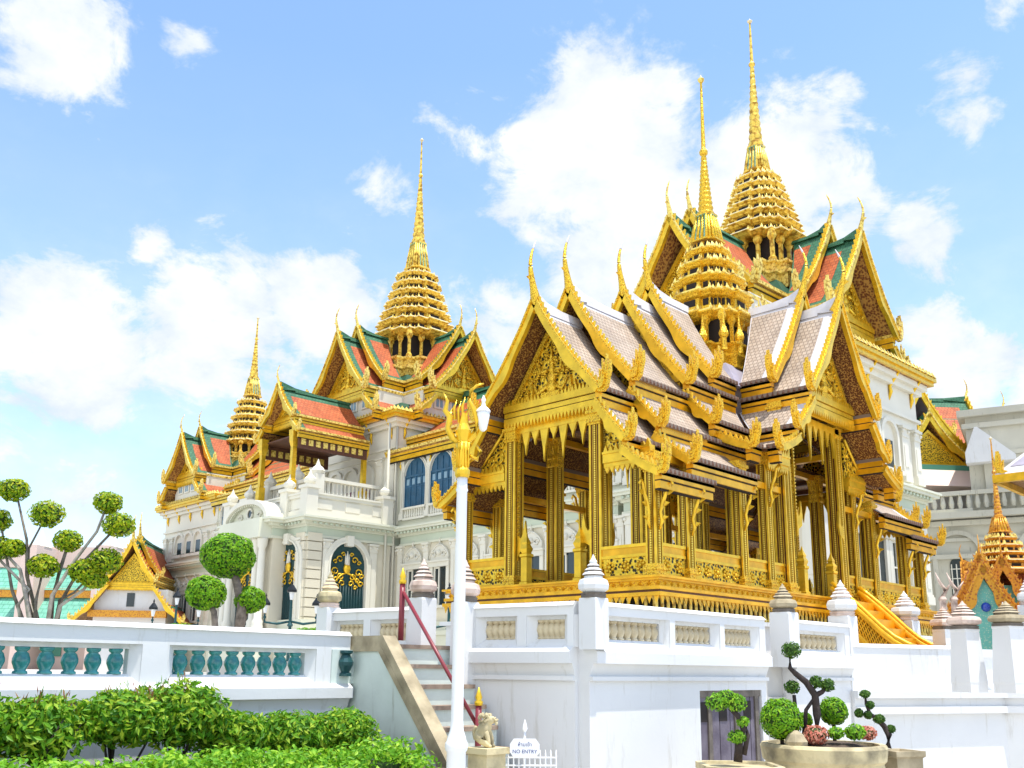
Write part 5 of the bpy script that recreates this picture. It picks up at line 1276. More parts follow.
b = MB(Sx); b.prism([(-.155, -.04), (-.155, .04), (-.115, .095), (.115, .095), (.155, .04), (.155, -.04), (.115, -.095), (-.115, -.095)], lambda a, c, d: (a, d, c), -.006, .006); bd = part('board', b, ['white_clean'], t)
def lettering(body, size, mx, name, parent, m_):
    cu = bpy.data.curves.new(name, 'FONT'); cu.body = body; cu.size = size; cu.align_x = 'CENTER'; cu.align_y = 'CENTER'; cu.extrude = .0008
    o = bpy.data.objects.new(name, cu); COL.objects.link(o); bpy.context.view_layer.update()
    me = bpy.data.meshes.new_from_object(o.evaluated_get(bpy.context.evaluated_depsgraph_get())); me.name = name
    bpy.data.objects.remove(o); me.materials.clear(); me.materials.append(M[m_])
    q = bpy.data.objects.new(name, me); COL.objects.link(q); q.parent = parent
    q.matrix_local = Matrix.Translation(-ORG[parent.name]) @ mx
for body, dz in (('\u0e2b\u0e49\u0e32\u0e21\u0e40\u0e02\u0e49\u0e32', .035), ('NO ENTRY', -.035)):
    lettering(body, .052, Sx @ Matrix.Translation((0, -.0075, dz)) @ Matrix.Rotation(R(90), 4, 'X'), 'lettering', bd, 'sign_blue')
# ------------------------------------------------------------------ plants
def leaves(mb, c, r_, n, s, rg, sc=(1, 1, 1), flat=.0, mi=0, fill=.0, jit=.5, shell=.12, wd=.26):
    """leaf faces over (and a little inside) a lumpy ball"""
    ph = rg.uniform(0, 9)
    for i in range(n):
        z = rg.uniform(-1, 1); a = rg.uniform(0, 2 * math.pi); q = math.sqrt(1 - z * z)
        d = Vector((q * math.cos(a), q * math.sin(a), z))
        lump = 1 + .06 * noise.noise(d * 2.2 + Vector((ph, 0, 0))) * 2
        rr = r_ * lump * (1 - shell * rg.random() ** 2 - (fill * rg.random()))
        p = Vector((d.x * rr * sc[0], d.y * rr * sc[1], d.z * rr * sc[2])) + Vector(c)
        nrm = (d + Vector((rg.uniform(-1, 1), rg.uniform(-1, 1), rg.uniform(-.6, 1))) * jit).normalized()
        u = nrm.orthogonal().normalized(); u = Matrix.Rotation(rg.uniform(0, 6.28), 3, nrm) @ u; w = nrm.cross(u)
        l = s * rg.uniform(.7, 1.25)
        mb.add([p - u * l * .5, p + w * l * wd + nrm * l * .06, p + u * l * .5, p - w * l * wd + nrm * l * .06], [(0, 1, 2, 3)], mi)
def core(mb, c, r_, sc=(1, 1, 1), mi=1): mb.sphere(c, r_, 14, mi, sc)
VIEWF = Frame(-TH)
# round-clipped tree before the porch: three balls
def site(r_, z, D):      # a point of the site: metres to the right, height, metres ahead
    v = rt * r_ + fh * D
    return Vector((v.x, v.y, z))
rg = random.Random(21)
t = thing('ball_topiary', 'topiary tree clipped into three dense green balls before the palace', 'topiary', tuple(site(-6.962, 2.306, 24).xy) + (1.3,))
spots = [((-7.066, 4.367), 24, .66, 3600), ((-7.354, 3.399), 23.4, .48, 2300), ((-6.495, 3.297), 24.2, .385, 1600)]
for (pxy, D, r_, n) in spots:
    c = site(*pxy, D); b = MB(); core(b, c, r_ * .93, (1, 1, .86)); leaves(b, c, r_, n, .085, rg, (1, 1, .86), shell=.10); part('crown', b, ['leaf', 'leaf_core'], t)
for pts, r_ in (([(-6.668, 2.309, 24), (-6.629, 3.135, 24), (-6.823, 3.772, 24), (-7.009, 4.267, 24)], [.14, .12, .10, .07]), ([(-7.027, 2.287, 23.4), (-7.126, 2.948, 23.4), (-7.292, 3.232, 23.4)], [.085, .075, .05]), ([(-6.773, 2.314, 24.2), (-6.628, 2.706, 24.2), (-6.51, 3.149, 24.2)], [.06, .055, .04])):
    b = MB(); b.tube([site(*p) for p in pts], r_, 8); part('trunk', b, ['bark'], t)
for i, (pxy, r_) in enumerate((((-7.769, 2.476), .30), ((-4.425, 2.441), .26), ((-4.752, 2.391), .32))):
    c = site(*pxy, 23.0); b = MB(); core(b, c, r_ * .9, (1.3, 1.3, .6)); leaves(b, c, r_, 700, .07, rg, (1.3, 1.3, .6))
    o = single('clipped_shrub', b, ['leaf', 'leaf_core'], ('low clipped shrub peeping over the balustrade left of the ball topiary', 'low clipped shrub peeping over the balustrade right of the ball topiary', 'wider low shrub just right of the ball topiary trunks')[i], 'shrub', loc=(c.x, c.y, 1.3))
# two many-stemmed trees with cloud-pruned pompoms
POM = [((-8.932, 4.719), .27), ((-9.443, 4.787), .25), ((-8.29, 4.291), .31), ((-9.186, 4.173), .27), ((-8.804, 3.676), .20), ((-9.052, 3.674), .26), ((-8.254, 3.364), .27)]
POM2 = [((-7.955, 3.836), .255), ((-7.308, 4.535), .26), ((-7.069, 4.135), .29), ((-7.237, 3.485), .30), ((-7.61, 3.302), .28), ((-7.419, 3.18), .24)]
def pompom(label, POMS, stems, D, base):
    t = thing('pompom_tree', label, 'tree', tuple(site(*base, D).xy) + (1.3,))
    for i, (pxy, r_) in enumerate(POMS):
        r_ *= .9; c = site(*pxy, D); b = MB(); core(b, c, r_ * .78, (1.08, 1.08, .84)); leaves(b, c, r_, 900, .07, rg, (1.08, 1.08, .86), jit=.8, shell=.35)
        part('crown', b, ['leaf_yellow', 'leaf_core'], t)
    for pts, r0, r1, dd in stems:
        P = [site(x, y, D + dd * (1 - k / (len(pts) - 1))) for k, (x, y) in enumerate(pts)]; n = len(P)
        b = MB(); b.tube(P, [.75 * lerp(r0, r1, i / (n - 1)) for i in range(n)], 7); part('trunk', b, ['bark_pale' if dd < 0 else 'bark'], t)
pompom('many-stemmed tree with leafy pompoms at the far left edge', POM,
       [([(-8.191, 2.081), (-8.412, 2.767), (-8.615, 3.289), (-8.972, 3.604)], .06, .03, -.2), ([(-8.33, 2.08), (-8.748, 2.938), (-9.056, 3.995)], .05, .025, 0), ([(-8.157, 2.082), (-8.552, 3.202), (-8.609, 3.821), (-8.838, 4.538)], .05, .024, .1),
        ([(-8.399, 2.079), (-8.576, 2.679), (-8.433, 2.941), (-9.224, 3.636)], .045, .03, -.1), ([(-8.278, 2.08), (-8.307, 2.768), (-8.253, 3.205)], .045, .03, 0), ([(-8.261, 2.081), (-8.517, 2.766), (-8.574, 3.679), (-8.331, 4.182)], .04, .02, .2)], 17.0, (-8.295, 2.08))
pompom('many-stemmed tree with leafy pompoms spreading to the right', POM2,
       [([(-8.077, 2.088), (-8.122, 2.784), (-8.04, 3.316), (-7.959, 3.71)], .065, .035, 0), ([(-8.077, 2.088), (-8.059, 2.855), (-7.738, 3.497), (-7.434, 4.004), (-7.334, 4.443)], .055, .026, -.2), ([(-8.06, 2.089), (-7.98, 2.786), (-7.631, 3.498), (-7.182, 4.007)], .05, .028, .1),
        ([(-8.042, 2.089), (-7.933, 2.681), (-7.574, 2.966), (-7.327, 3.323)], .05, .03, -.1), ([(-8.095, 2.088), (-8.016, 2.785), (-7.748, 2.929), (-7.526, 3.179)], .04, .024, .1)], 17.2, (-8.077, 2.088))
# hedge of loose shrubs along the garden balustrade, with a low clipped hedge in front
t = MB(); t.box(-3, 7.35, 7.7, 9.7, 0, .62, 0); single('planting_bed', t, 'soil', kind='structure')
rg = random.Random(5)
xs = [2.15, 2.85, 3.55, 4.2, 4.85, 5.45, 6.1, 6.7]
for i, x in enumerate(xs):
    h = 1.42 + .08 * math.sin(i * 2.1) - (.06 * i if i > 4 else 0) - (.02 if i == 3 else 0); y = 9.05 + .10 * math.sin(i * 1.7)
    lb = 'loose leafy shrub in the back row of the hedge, bare stems below'
    st = thing('hedge_shrub', lb, 'shrub', (x, y, .62), group='shrubs of the back hedge row')
    b = MB()
    for j in range(10):
        a = rg.uniform(0, 6.28); r_ = rg.uniform(.0, .26); p = Vector((x + r_ * math.cos(a), y + r_ * .8 * math.sin(a), 0))
        z0 = rg.uniform(1.0, h - .18) if i != 3 else rg.uniform(1.12, h - .14)
        leaves(b, (p.x, p.y, z0), .29 if j else .33, 470, .085, rg, (1.1, .95, .74), jit=.95, shell=.6, mi=0, wd=.19)
    for j in range(16):   # young upright shoots
        a = rg.uniform(0, 6.28); r_ = rg.uniform(.05, .36); q = Vector((x + r_ * math.cos(a), y + r_ * .7 * math.sin(a), h - rg.uniform(.10, .22) - .25 * r_))
        for k in range(12):
            d = Vector((rg.uniform(-.5, .5), rg.uniform(-.5, .5), 1)).normalized(); w = d.orthogonal().normalized() * .014; l = rg.uniform(.06, .11); p = q + Vector((rg.uniform(-.03, .03), rg.uniform(-.03, .03), k * .018))
            b.add([p, p + d * l * .5 + w, p + d * l, p + d * l * .5 - w], [(0, 1, 2, 3)], 1 if j % 2 == 0 and k > 2 else 0)
    part('foliage', b, ['leaf_hedge', 'leaf_red'], st)
    b = MB()
    for j in range(7):
        a = rg.uniform(0, 6.28); r_ = rg.uniform(.05, .25); b.tube([(x + .06 * math.cos(a), y + .06 * math.sin(a), .6), (x + r_ * math.cos(a), y + r_ * math.sin(a), 1.0), (x + r_ * 1.4 * math.cos(a + .3), y + r_ * 1.3 * math.sin(a + .3), h - .15)], [.014, .011, .005], 5)
    part('stem', b, ['bark_dark'], st)
t = thing('low_hedge', 'low bright green clipped hedge along the front of the planting bed', 'hedge', (4.4, 8.1, .62))
b = MB()
for i in range(190):
    x = rg.uniform(1.6, 6.9); y = 8.05 + rg.uniform(-.36, .32)
    z = .76 + rg.uniform(-.10, .08) - (.14 if y < 7.82 else 0) + .04 * math.sin(x * 3)
    leaves(b, (x, y, z), .17, 120, .062, rg, (1.1, 1.1, .75), jit=.8, shell=.5)
part('foliage', b, ['leaf_low'], t)
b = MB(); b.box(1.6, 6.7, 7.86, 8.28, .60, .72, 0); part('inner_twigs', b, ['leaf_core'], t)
# ------------------------------------------------------------------ planters and bonsai
def bowl(label, c, r_, z0, z1, squash=1.0):
    t = thing('stone_planter', label, 'planter', (c.x, c.y, z0))
    b = MB(); h = z1 - z0
    b.loft(CIRC(40), [(r_ * .80, z0), (r_ * .86, z0 + .3 * h), (r_ * .96, z0 + .72 * h), (r_ * .95, z0 + .76 * h), (r_ * 1.0, z0 + .80 * h), (r_ * 1.03, z0 + .96 * h), (r_ * 1.0, z1), (r_ * .9, z1), (r_ * .88, z1 - .06)], (c.x, c.y), smooth=False)
    part('bowl', b, ['stone_pale'], t)
    b = MB(); b.loft(CIRC(24), [(r_ * .88, z1 - .05), (r_ * .5, z1 + .01), (.01, z1 + .03)], (c.x, c.y)); part('soil', b, ['soil'], t)
    return t
D1 = 11.6
c = site(3.64, 0.843, D1); bowl('broad yellowish stone bowl planted with shrubs and coral flowers', c, .69, 0, c.z + .02); ZB = c.z + .02
def ballshrub(pxy, r_, label, D=D1, n=1500):
    c = site(*pxy, D); t = thing('ball_shrub', label, 'shrub', (c.x, c.y, ZB))
    b = MB(); core(b, c, r_ * .92); leaves(b, c, r_, n, .042, rg, shell=.1); part('crown', b, ['leaf', 'leaf_core'], t)
    b = MB(); b.tube([(c.x, c.y, ZB - .03), (c.x, c.y, c.z - r_ * .6)], .025, 6); part('stem', b, ['bark_dark'], t)
ballshrub((3.127, 1.136), .235, 'large round green shrub at the left of the stone bowl', D1 - .15, 2200)
ballshrub((3.861, 1.217), .165, 'medium round green shrub behind the flowers in the stone bowl', D1 + .25, 1200)
ballshrub((3.506, 1.112), .085, 'small dark round shrub between the two larger ball shrubs', D1 + .2, 500)
def clump(pxy, r_, m_, name, label, cat, n=420, D=D1 - .3, s=.045):
    c = site(*pxy, D); b = MB(); core(b, c, r_ * .8, (1.2, 1.0, .75)); leaves(b, c, r_, n, s, rg, (1.25, 1.0, .8), jit=.8, shell=.3)
    single(name, b, [m_, 'leaf_core'], label, cat, loc=(c.x, c.y, ZB))
clump((3.473, 0.972), .135, 'flower', 'flower_clump', 'coral flower clump in the middle of the stone bowl', 'flowers')
clump((4.16, 0.982), .10, 'flower', 'flower_clump', 'smaller coral flower clump at the right of the stone bowl', 'flowers', 320, D1)
clump((3.701, 0.996), .085, 'leaf_low', 'leafy_plant', 'lime green plant between the coral flowers', 'plant', 260)
clump((3.917, 1.009), .11, 'leaf_low', 'leafy_plant', 'wider lime green plant beside the right flower clump', 'plant', 320)
c = site(3.232, 0.962, D1 - .35); b = MB(); b.loft(CIRC(9), [(.12, 0), (.13, .06), (.08, .14), (.02, .18)], (0, 0)); b.v = [v + Vector((c.x, c.y, ZB - .02)) for v in b.v]; single('boulder', b, 'stone', 'pale boulder lying left of the coral flowers', 'rock', loc=(c.x, c.y, ZB))
def bonsai(label, D, stems, pads, m_='leaf_dark', z=None):
    p = site(*stems[0][0][0], D); t = thing('bonsai', label, 'bonsai', (p.x, p.y, p.z))
    for pts, r0, r1 in stems:
        P = [site(x, y, D) for x, y in pts]; n = len(P); b = MB(); b.tube(P, [lerp(r0, r1, i / (n - 1)) for i in range(n)], 8); part('trunk', b, ['bark_dark'], t)
    for (pxy, rx, rz) in pads:
        c = site(*pxy, D); b = MB(); core(b, c, rx * .75, (1, .9, rz / rx)); leaves(b, c, rx, int(260 + 6000 * rx * rx), .038, rg, (1, .9, rz / rx), jit=.7, shell=.3)
        part('foliage_pad', b, [m_, 'leaf_core'], t)
bonsai('tall dark-trunked bonsai rising from the stone bowl', D1, [([(3.572, 0.876), (3.59, 1.179), (3.58, 1.405), (3.483, 1.553), (3.37, 1.643), (3.303, 1.711), (3.311, 1.862)], .055, .022), ([(3.568, 1.394), (3.664, 1.44), (3.726, 1.498)], .035, .02), ([(3.426, 0.953), (3.465, 1.234), (3.553, 1.348)], .028, .02), ([(3.344, 0.952), (3.345, 1.176), (3.334, 1.403)], .03, .022)],
       [((3.326, 1.92), .125, .10), ((3.6, 1.554), .085, .075), ((3.739, 1.521), .09, .075), ((3.315, 1.494), .095, .075)])
D2 = 11.0
c = site(2.52, 0.676, D2)
t = thing('stone_planter', 'pale shallow stone planter in front of the purple door', 'planter', (c.x, c.y, 0))
b = MB(Matrix.Translation((c.x, c.y, 0)) @ Matrix.Rotation(yaw, 4, 'Z')); b.loft(SQ8, [(.30, 0), (.36, c.z - .1), (.42, c.z - .07), (.42, c.z), (.36, c.z), (.35, c.z - .03)]); part('trough', b, ['stone_pale'], t)
bonsai('bright green leaning bonsai in front of the purple door', D2, [([(2.509, 0.697), (2.528, 0.876), (2.59, 1.035), (2.529, 1.184), (2.444, 1.268)], .05, .025), ([(2.578, 0.771), (2.631, 0.982), (2.604, 1.12)], .03, .02)],
       [((2.303, 1.331), .14, .10), ((2.513, 1.323), .125, .10), ((2.415, 1.376), .14, .09), ((2.582, 1.12), .075, .06), ((2.509, 0.96), .11, .075)], 'leaf_low')
D3 = 11.9
c = site(4.622, 0.774, D3)
t = thing('stone_planter', 'small square dark stone planter at the foot of the parapet wall', 'planter', (c.x, c.y, 0))
b = MB(Matrix.Translation((c.x, c.y, 0)) @ Matrix.Rotation(yaw + .35, 4, 'Z')); b.loft(SQ, [(.17, 0), (.19, c.z - .08), (.215, c.z - .06), (.215, c.z), (.18, c.z), (.17, c.z - .03)]); part('trough', b, ['stone'], t)
bonsai('small zigzag bonsai with six dark pads against the parapet', D3, [([(4.505, 0.796), (4.528, 0.945), (4.476, 1.048), (4.387, 1.139), (4.319, 1.185), (4.279, 1.3), (4.275, 1.417)], .045, .012), ([(4.515, 0.933), (4.556, 1.002)], .02, .012), ([(4.342, 1.173), (4.247, 1.184), (4.188, 1.195)], .016, .01)],
       [((4.275, 1.417), .065, .045), ((4.326, 1.289), .055, .045), ((4.188, 1.195), .055, .05), ((4.294, 1.173), .05, .045), ((4.422, 1.128), .075, .055), ((4.557, 1.014), .055, .045)])
# ------------------------------------------------------------------ court lamps with three lanterns
def court_lamp(label, pxy, D, s=1.0, zb=1.3):
    p = site(*pxy, D); t = thing('court_lamp', label, 'street lamp', (p.x, p.y, zb)); H = p.z
    b = MB(); b.loft(CIRC(8), [(.12, zb), (.12, zb + .3), (.06, zb + .4), (.05, H - .6), (.10, H - .55), (.05, H - .45), (.04, H + .25)], (p.x, p.y)); part('post', b, ['iron_teal'], t)
    for a, z in ((-.82, 0), (.82, 0), (0, .42)):
        q = Vector((p.x, p.y, 0)) + Vector((rt.x, rt.y, 0)) * a * s
        if a:
            b = MB(); b.tube([(p.x, p.y, H - .42), (p.x + rt.x * a * .5, p.y + rt.y * a * .5, H - .5), (q.x, q.y, H - .45), (q.x, q.y, H - .18)], [.04, .045, .04, .03], 6); b.sphere((q.x, q.y, H - .3), .06, 6); part('arm', b, ['iron_teal'], t)
        b = MB(); z0 = H + z - .16; b.loft(CIRC(6), [(.05, z0), (.10, z0 + .28), (.095, z0 + .29)], (q.x, q.y)); ln = part('lantern', b, ['lamp_glass'], t)
        b = MB(); b.loft(CIRC(6), [(.17, z0 + .24), (.17, z0 + .31), (.06, z0 + .46), (.02, z0 + .50), (.04, z0 + .53), (.005, z0 + .62)], (q.x, q.y)); part('lantern_cap', b, ['iron_black'], ln)
court_lamp('dark teal three-lantern lamp before the palace porch', (-6.996, 3.521), 31)
court_lamp('three-lantern lamp left of the ball topiary', (-12.024, 3.577), 35)
court_lamp('three-lantern lamp half hidden behind the white lamp post', (-1.893, 3.419), 30)
# ------------------------------------------------------------------ buildings further off, left   (x right, y forwards)
def vbox(name, boxes, mats, parent, fr=VIEWF):
    b = MB()
    for x in boxes: b.box(*x)
    return part(name, b, mats, parent)
g = thing('gallery_building', 'long low gallery with green roofs and faded pink bands behind the pompom trees', 'gallery', (-48, 94, 1.3), fr=VIEWF)
vbox('wall', [(-75, -30, 92, 100, 1.3, 6.4, 0)], ['tile_pink'], g)
b = MB()
def roofband(b, x0, x1, yf, z0, yb, z1, mi):
    b.quad((x0, yf, z0), (x1, yf, z0), (x1, yb, z1), (x0, yb, z1), mi, [(x0, 0), (x1, 0), (x1, z1 - z0), (x0, z1 - z0)])
roofband(b, -75, -30, 89.5, 5.6, 91.9, 8.2, 0); part('lower_roof', b, ['tile_teal'], g)
b = MB(); roofband(b, -75, -30, 91.2, 8.6, 93.6, 11.3, 0); part('upper_roof', b, ['tile_teal'], g)
vbox('band', [(-75, -30, 91.3, 93, 7.9, 8.75, 0), (-75, -30, 93.0, 93.9, 10.9, 12.9, 1), (-75, -30, 89.2, 89.6, 5.0, 5.7, 0), (-75, -30, 93.2, 99, 8.7, 10.9, 1)], ['orange_mosaic', 'tile_pink'], g)
for x in (-44.6, -37.8):
    vbox('pier', [(x - .7, x + .7, 88.9, 93.5, 1.3, 12.6, 0)], ['tile_pink'], g)
    b = MB(); b.loft(SQ, [(.75, 12.6), (.3, 13.2), (.05, 14.2)], (x, 91.0)); part('pier_cap', b, ['plaster_white'], g)
for q in ((-43.6, -42.0, 91.86, 91.9, 2.5, 4.8, 0), (-41, -38.8, 91.86, 91.9, 3.6, 5.0, 0), (-36, -33.5, 91.86, 91.9, 2.4, 4.6, 0)): vbox('panel', [q], ['tile_teal'], g)
h = thing('golden_gable_hall', 'small white hall with an ornate golden gable left of the palace', 'hall', (-27.2, 72, 1.3), fr=VIEWF)
HC = (-28.8, 76.5)
CFH = dict(k=1.3, border=.5, inb=.0, eave='gold_smooth', bw=.22, ts=.3, flame='gold_pale', lift=.3, sag=.08, lowb=.05)
PAL_H = ('tile_orange', 'tile_green', 'soffit_far', 'gold_pale', 'gold_smooth')
roof_section(h, CFH, 0, 0, 0, [(0, 10.7, 1.75, 7.9, -4, -4, 5.0), (1.6, 7.6, 3.9, 4.9, -4, -4, 4.8)], -math.pi / 2 + .12, HC, PAL_H, False, det=False, chofa_s=1.5, flames=.7)
roof_section(h, CFH, 0, 0, 0, [(0, 11.2, 1.75, 8.4, -4, -4, 3.2)], -math.pi / 2 + .12, HC, PAL_H, False, det=False, chofa_s=1.5, flames=.7)
pediment(h, HC, -math.pi / 2 + .12, 4.3, 1.55, 7.6, 9.9, ('gold_smooth', 'gold_fret', 'gold_deep'), k=1.3, relief=False)
b = MB(Matrix.Translation((*HC, 0)) @ Matrix.Rotation(-math.pi / 2 + .12, 4, 'Z')); b.box(-4, 4.1, -2.6, 2.6, 1.3, 7.3, 0); b.box(4.1, 4.5, -2.9, 2.7, 5.2, 5.7, 1); part('wall', b, ['white', 'orange_mosaic'], h)
b = MB(Matrix.Translation((*HC, 0)) @ Matrix.Rotation(-math.pi / 2 + .12, 4, 'Z')); b.box(4.1, 4.16, -.3, .25, 6.0, 7.0, 0); part('window', b, ['glass_dark'], h)
# ------------------------------------------------------------------ right: grey wing, temple roofs, shrine, small pavilion
g = thing('grey_wing', 'weathered grey stucco palace wing with arched niches at the right', 'wing', (30, 58, 1.3), fr=VIEWF)
yawg = -.50
Gx = Matrix.Translation((26.95, 55.4, 0)) @ Matrix.Rotation(yawg, 4, 'Z')
b = MB(Gx); b.box(0, 22, 0, 8, 11.0, 16.9, 0); b.box(-3.6, 22.5, -.4, 8, 1.3, 10.6, 0); part('wall', b, ['plaster_grey'], g)
b = MB(Gx)
for z, o, hh in ((15.9, .2, .3), (16.6, .4, .4), (14.2, .12, .25)): b.box(-o, 22, -o, 8.2, z, z + hh, 0)
for z, o, hh in ((10.1, .3, .3), (10.5, .75, .35), (9.2, .15, .2)): b.box(-3.7 - o, 22, -.4 - o, 8, z, z + hh, 0)
part('cornice', b, ['plaster_grey'], g)
b = MB(Gx); b.box(-3.6, .0, -.6, -.3, 10.85, 11.1, 0); b.box(-3.6, 5, -.62, -.25, 11.9, 12.15, 0)
for i in range(18): b.loft(CIRC(6), [(.1, 11.1), (.16, 11.4), (.08, 11.9)], (-3.4 + i * .46, -.45))
b.v = b.v
part('parapet', b, ['plaster_grey'], g)
def gniche(b):
    arch_ring(b, 2.2, 4.6, .25, 0, .25, 0); b.prism(arch_pts(2.2, 4.6), lambda x, z, d: (x, d, z), 0, .04, 0); b.box(-1.5, 1.5, 0, .3, 3.2, 3.45, 0)
def gwin(b): b.prism(arch_pts(.95, 3.3), lambda x, z, d: (x, d, z), .04, .08, 0)
def gbars(b):
    for i in range(4): b.box(-.42 + i * .26, -.36 + i * .26, .08, .11, 0, 2.9, 0)
    for i in range(5): b.box(-.45, .45, .08, .11, .4 + i * .55, .45 + i * .55, 0)
for i in range(4):
    p = Gx @ Vector((-1.0 + i * 4.4, -.4, 5.0))
    place('arched_niche', 'gn', gniche, ['plaster_grey'], p.x, p.y, 5.0, yawg + math.pi, (('window', gwin, 'glass_dark'), ('window_bars', gbars, 'plaster_white')), parent=g)
b = MB(Gx)
for i in range(5):
    x = 1.2 + i * 4.4; b.box(x - .5, x + .5, -.62, -.4, 1.3, 9.2, 0); b.box(x - .4, x + .4, -.2, 0, 11.2, 14.2, 0)
part('pilaster', b, ['plaster_grey'], g)
b = MB(Gx); b.prism([(-.1, 13.7), (2.5, 13.7), (2.5, 14.0), (.65, 15.8), (.5, 15.8), (-.1, 14.3)], lambda a, c, d: (a, d, c), -.9, .1, 0); part('gable_dormer', b, ['white'], g)
h = thing('temple_hall', 'temple hall with orange and green stacked roofs behind the grey wing', 'temple', (31, 66, 1.3), fr=VIEWF)
TC = (25.9, 66.5)
CFT = dict(CFH); CFT['k'] = 1.5; CFT['border'] = .7; CFT['bw'] = .30; CFT['ts'] = .36
rotT = -math.pi / 2 + .10
PAL_T = ('tile_orange', 'tile_lilac', 'tile_lilac', 'gold_smooth', 'gold_smooth')
roof_section(h, CFT, 0, 0, 0, [(0, 20.5, 2.75, 17.3, -3, -3, 4.9)], rotT, TC, PAL_T, False, det=False, chofa_s=1.3, flames=.7)
roof_section(h, CFT, 0, 0, 0, [(0, 19.7, 2.85, 15.9, -3, -3, 6.2), (2.6, 15.6, 3.7, 14.6, -3, -3, 6.1)], rotT, TC, PAL_T, False, det=False, chofa_s=1.2, flames=.7)
roof_section(h, CFT, 0, 0, 0, [(0, 17.7, 2.6, 15.0, -3, -3, 7.1)], rotT, TC, PAL_H, False, det=False, chofa_s=1.0, flames=.6)
pediment(h, TC, rotT, 6.8, 2.4, 14.6, 16.9, ('gold_smooth', 'gold_fret', 'gold_deep'), k=1.4, relief=False)
HT = Matrix.Translation((*TC, 0)) @ Matrix.Rotation(rotT, 4, 'Z')
b = MB(HT); b.box(-3, 6.6, -2.6, 2.6, 1.3, 14.4, 0); part('wall', b, ['white'], h)
b = MB(HT); b.hexa([(6.6, -3.2, 12.9), (9.0, -3.2, 12.9), (9.0, 3.6, 12.9), (6.6, 3.6, 12.9), (6.6, -3.2, 14.4), (7.0, -3.2, 14.4), (7.0, 3.6, 14.4), (6.6, 3.6, 14.4)], 0)
pr2 = part('porch_roof', b, ['tile_pink'], h)
b = MB(HT); b.box(6.65, 7.15, -3.25, 3.65, 14.25, 14.62, 0); part('ridge_band', b, ['tile_teal'], pr2)
# transverse roof: broadside tiles with a gilt gable end at the right
TC2 = (29.2, 67.5)
roof_section(h, CFT, 0, 0, 0, [(0, 21.2, 3.2, 17.0, -4.5, -4.5, 3.9)], .06, TC2, PAL_H, False, det=False, chofa_s=1.2, flames=.7)
roof_section(h, CFT, 0, 0, 0, [(0, 20.4, 3.2, 16.2, -4.5, -4.5, 6.6)], .06, TC2, ('tile_grey', 'tile_white', 'soffit_far', 'gold_pale', 'gold_smooth'), False, det=False, chofa_s=1.2, flames=.7)
b = MB(Matrix.Translation((*TC2, 0)) @ Matrix.Rotation(.06, 4, 'Z')); b.box(-4, 6, -2.6, 2.6, 1.3, 17.0, 0); part('wall', b, ['plaster_grey'], h)

s = thing('spired_shrine', 'small orange-gilt shrine with a tiered golden spire and turquoise mosaic gable', 'shrine', (17.3, 36, 1.3), fr=VIEWF)
SC_ = (18.75, 36.6); SG = (17.2, 35.6)
b = MB(); b.loft(SQ, [(1.3, 1.3), (1.3, 2.6), (1.0, 2.7), (1.0, 4.9)], SC_); part('body', b, ['teal_mosaic'], s)
CFS = dict(k=.9, border=.25, inb=0., eave='orange_mosaic', bw=.24, ts=.2, flame='orange_mosaic', lift=.2, sag=.06, lowb=.1)
PAL_S = ('tile_orange', 'orange_mosaic', 'tile_lilac', 'orange_mosaic', 'orange_mosaic')
for r0 in (-math.pi / 2 - .5, -.5, math.pi / 2 - .5, math.pi - .5):
    roof_section(s, CFS, 0, 0, 0, [(0, 5.75, 1.0, 4.0, 0, 0, 1.35)], r0, SC_, PAL_S, False, det=False, chofa_s=.6, flames=.4)
rg_ = -math.pi / 2 - .30
roof_section(s, CFS, 0, 0, 0, [(0, 5.35, 1.05, 3.5, -1.2, -1.2, 1.5)], rg_, SG, PAL_S, False, det=False, chofa_s=.6, flames=.5)
roof_section(s, CFS, 0, 0, 0, [(0, 5.75, 1.05, 3.9, -1.2, -1.2, 1.0)], rg_, SG, PAL_S, False, det=False, chofa_s=.6, flames=.5)
GM = Matrix.Translation((*SG, 0)) @ Matrix.Rotation(rg_, 4, 'Z')
b = MB(GM); b.prism([(-.60, 1.3), (.60, 1.3), (.60, 3.9), (0, 5.0), (-.60, 3.9)], lambda a, c, d: (d, a, c), -.8, 1.4); gb = part('mosaic_gable', b, ['teal_mosaic'], s)
b = MB(GM); b.sphere((1.42, 0, 4.0), .17, 10); part('glass_boss', b, ['cobalt'], gb)
M['shrine_edge'] = mat('cream_mosaic_edging', (.72, .58, .32), .5, .05, col2=(.40, .2, .06), vscale=9, kind='voronoi', lo=.1, hi=.5)
spire(s, SC_, [(1.25, 5.45, .34), (1.12, 5.79, .32), (.92, 6.11, .30), (.72, 6.41, .30), (.55, 6.71, .28)], (.30, 7.02, .18, 7.6), (7.6, .16, 9.3, .05), 10.8, ('orange_mosaic', 'spire_edge', 'dark', 'gold_smooth'), 1.0, .12)
for x, y, z in ((16.1, 33.4, 3.55), (17.75, 33.6, 4.7)):
    pass
def vpt(x, y): 
    v = rt * x + fh * y; return v.x, v.y
x, y = vpt(16.75, 33.0); lotus_pillar('white pillar with a white cone finial in front of the turquoise gable', x, y, 1.3, 3.15, .5, FW, .95, rot=.1)
x, y = vpt(17.75, 33.2); lotus_pillar('taller white pillar right of the orange shrine', x, y, 1.3, 4.0, .62, FW, 1.0, rot=.1)
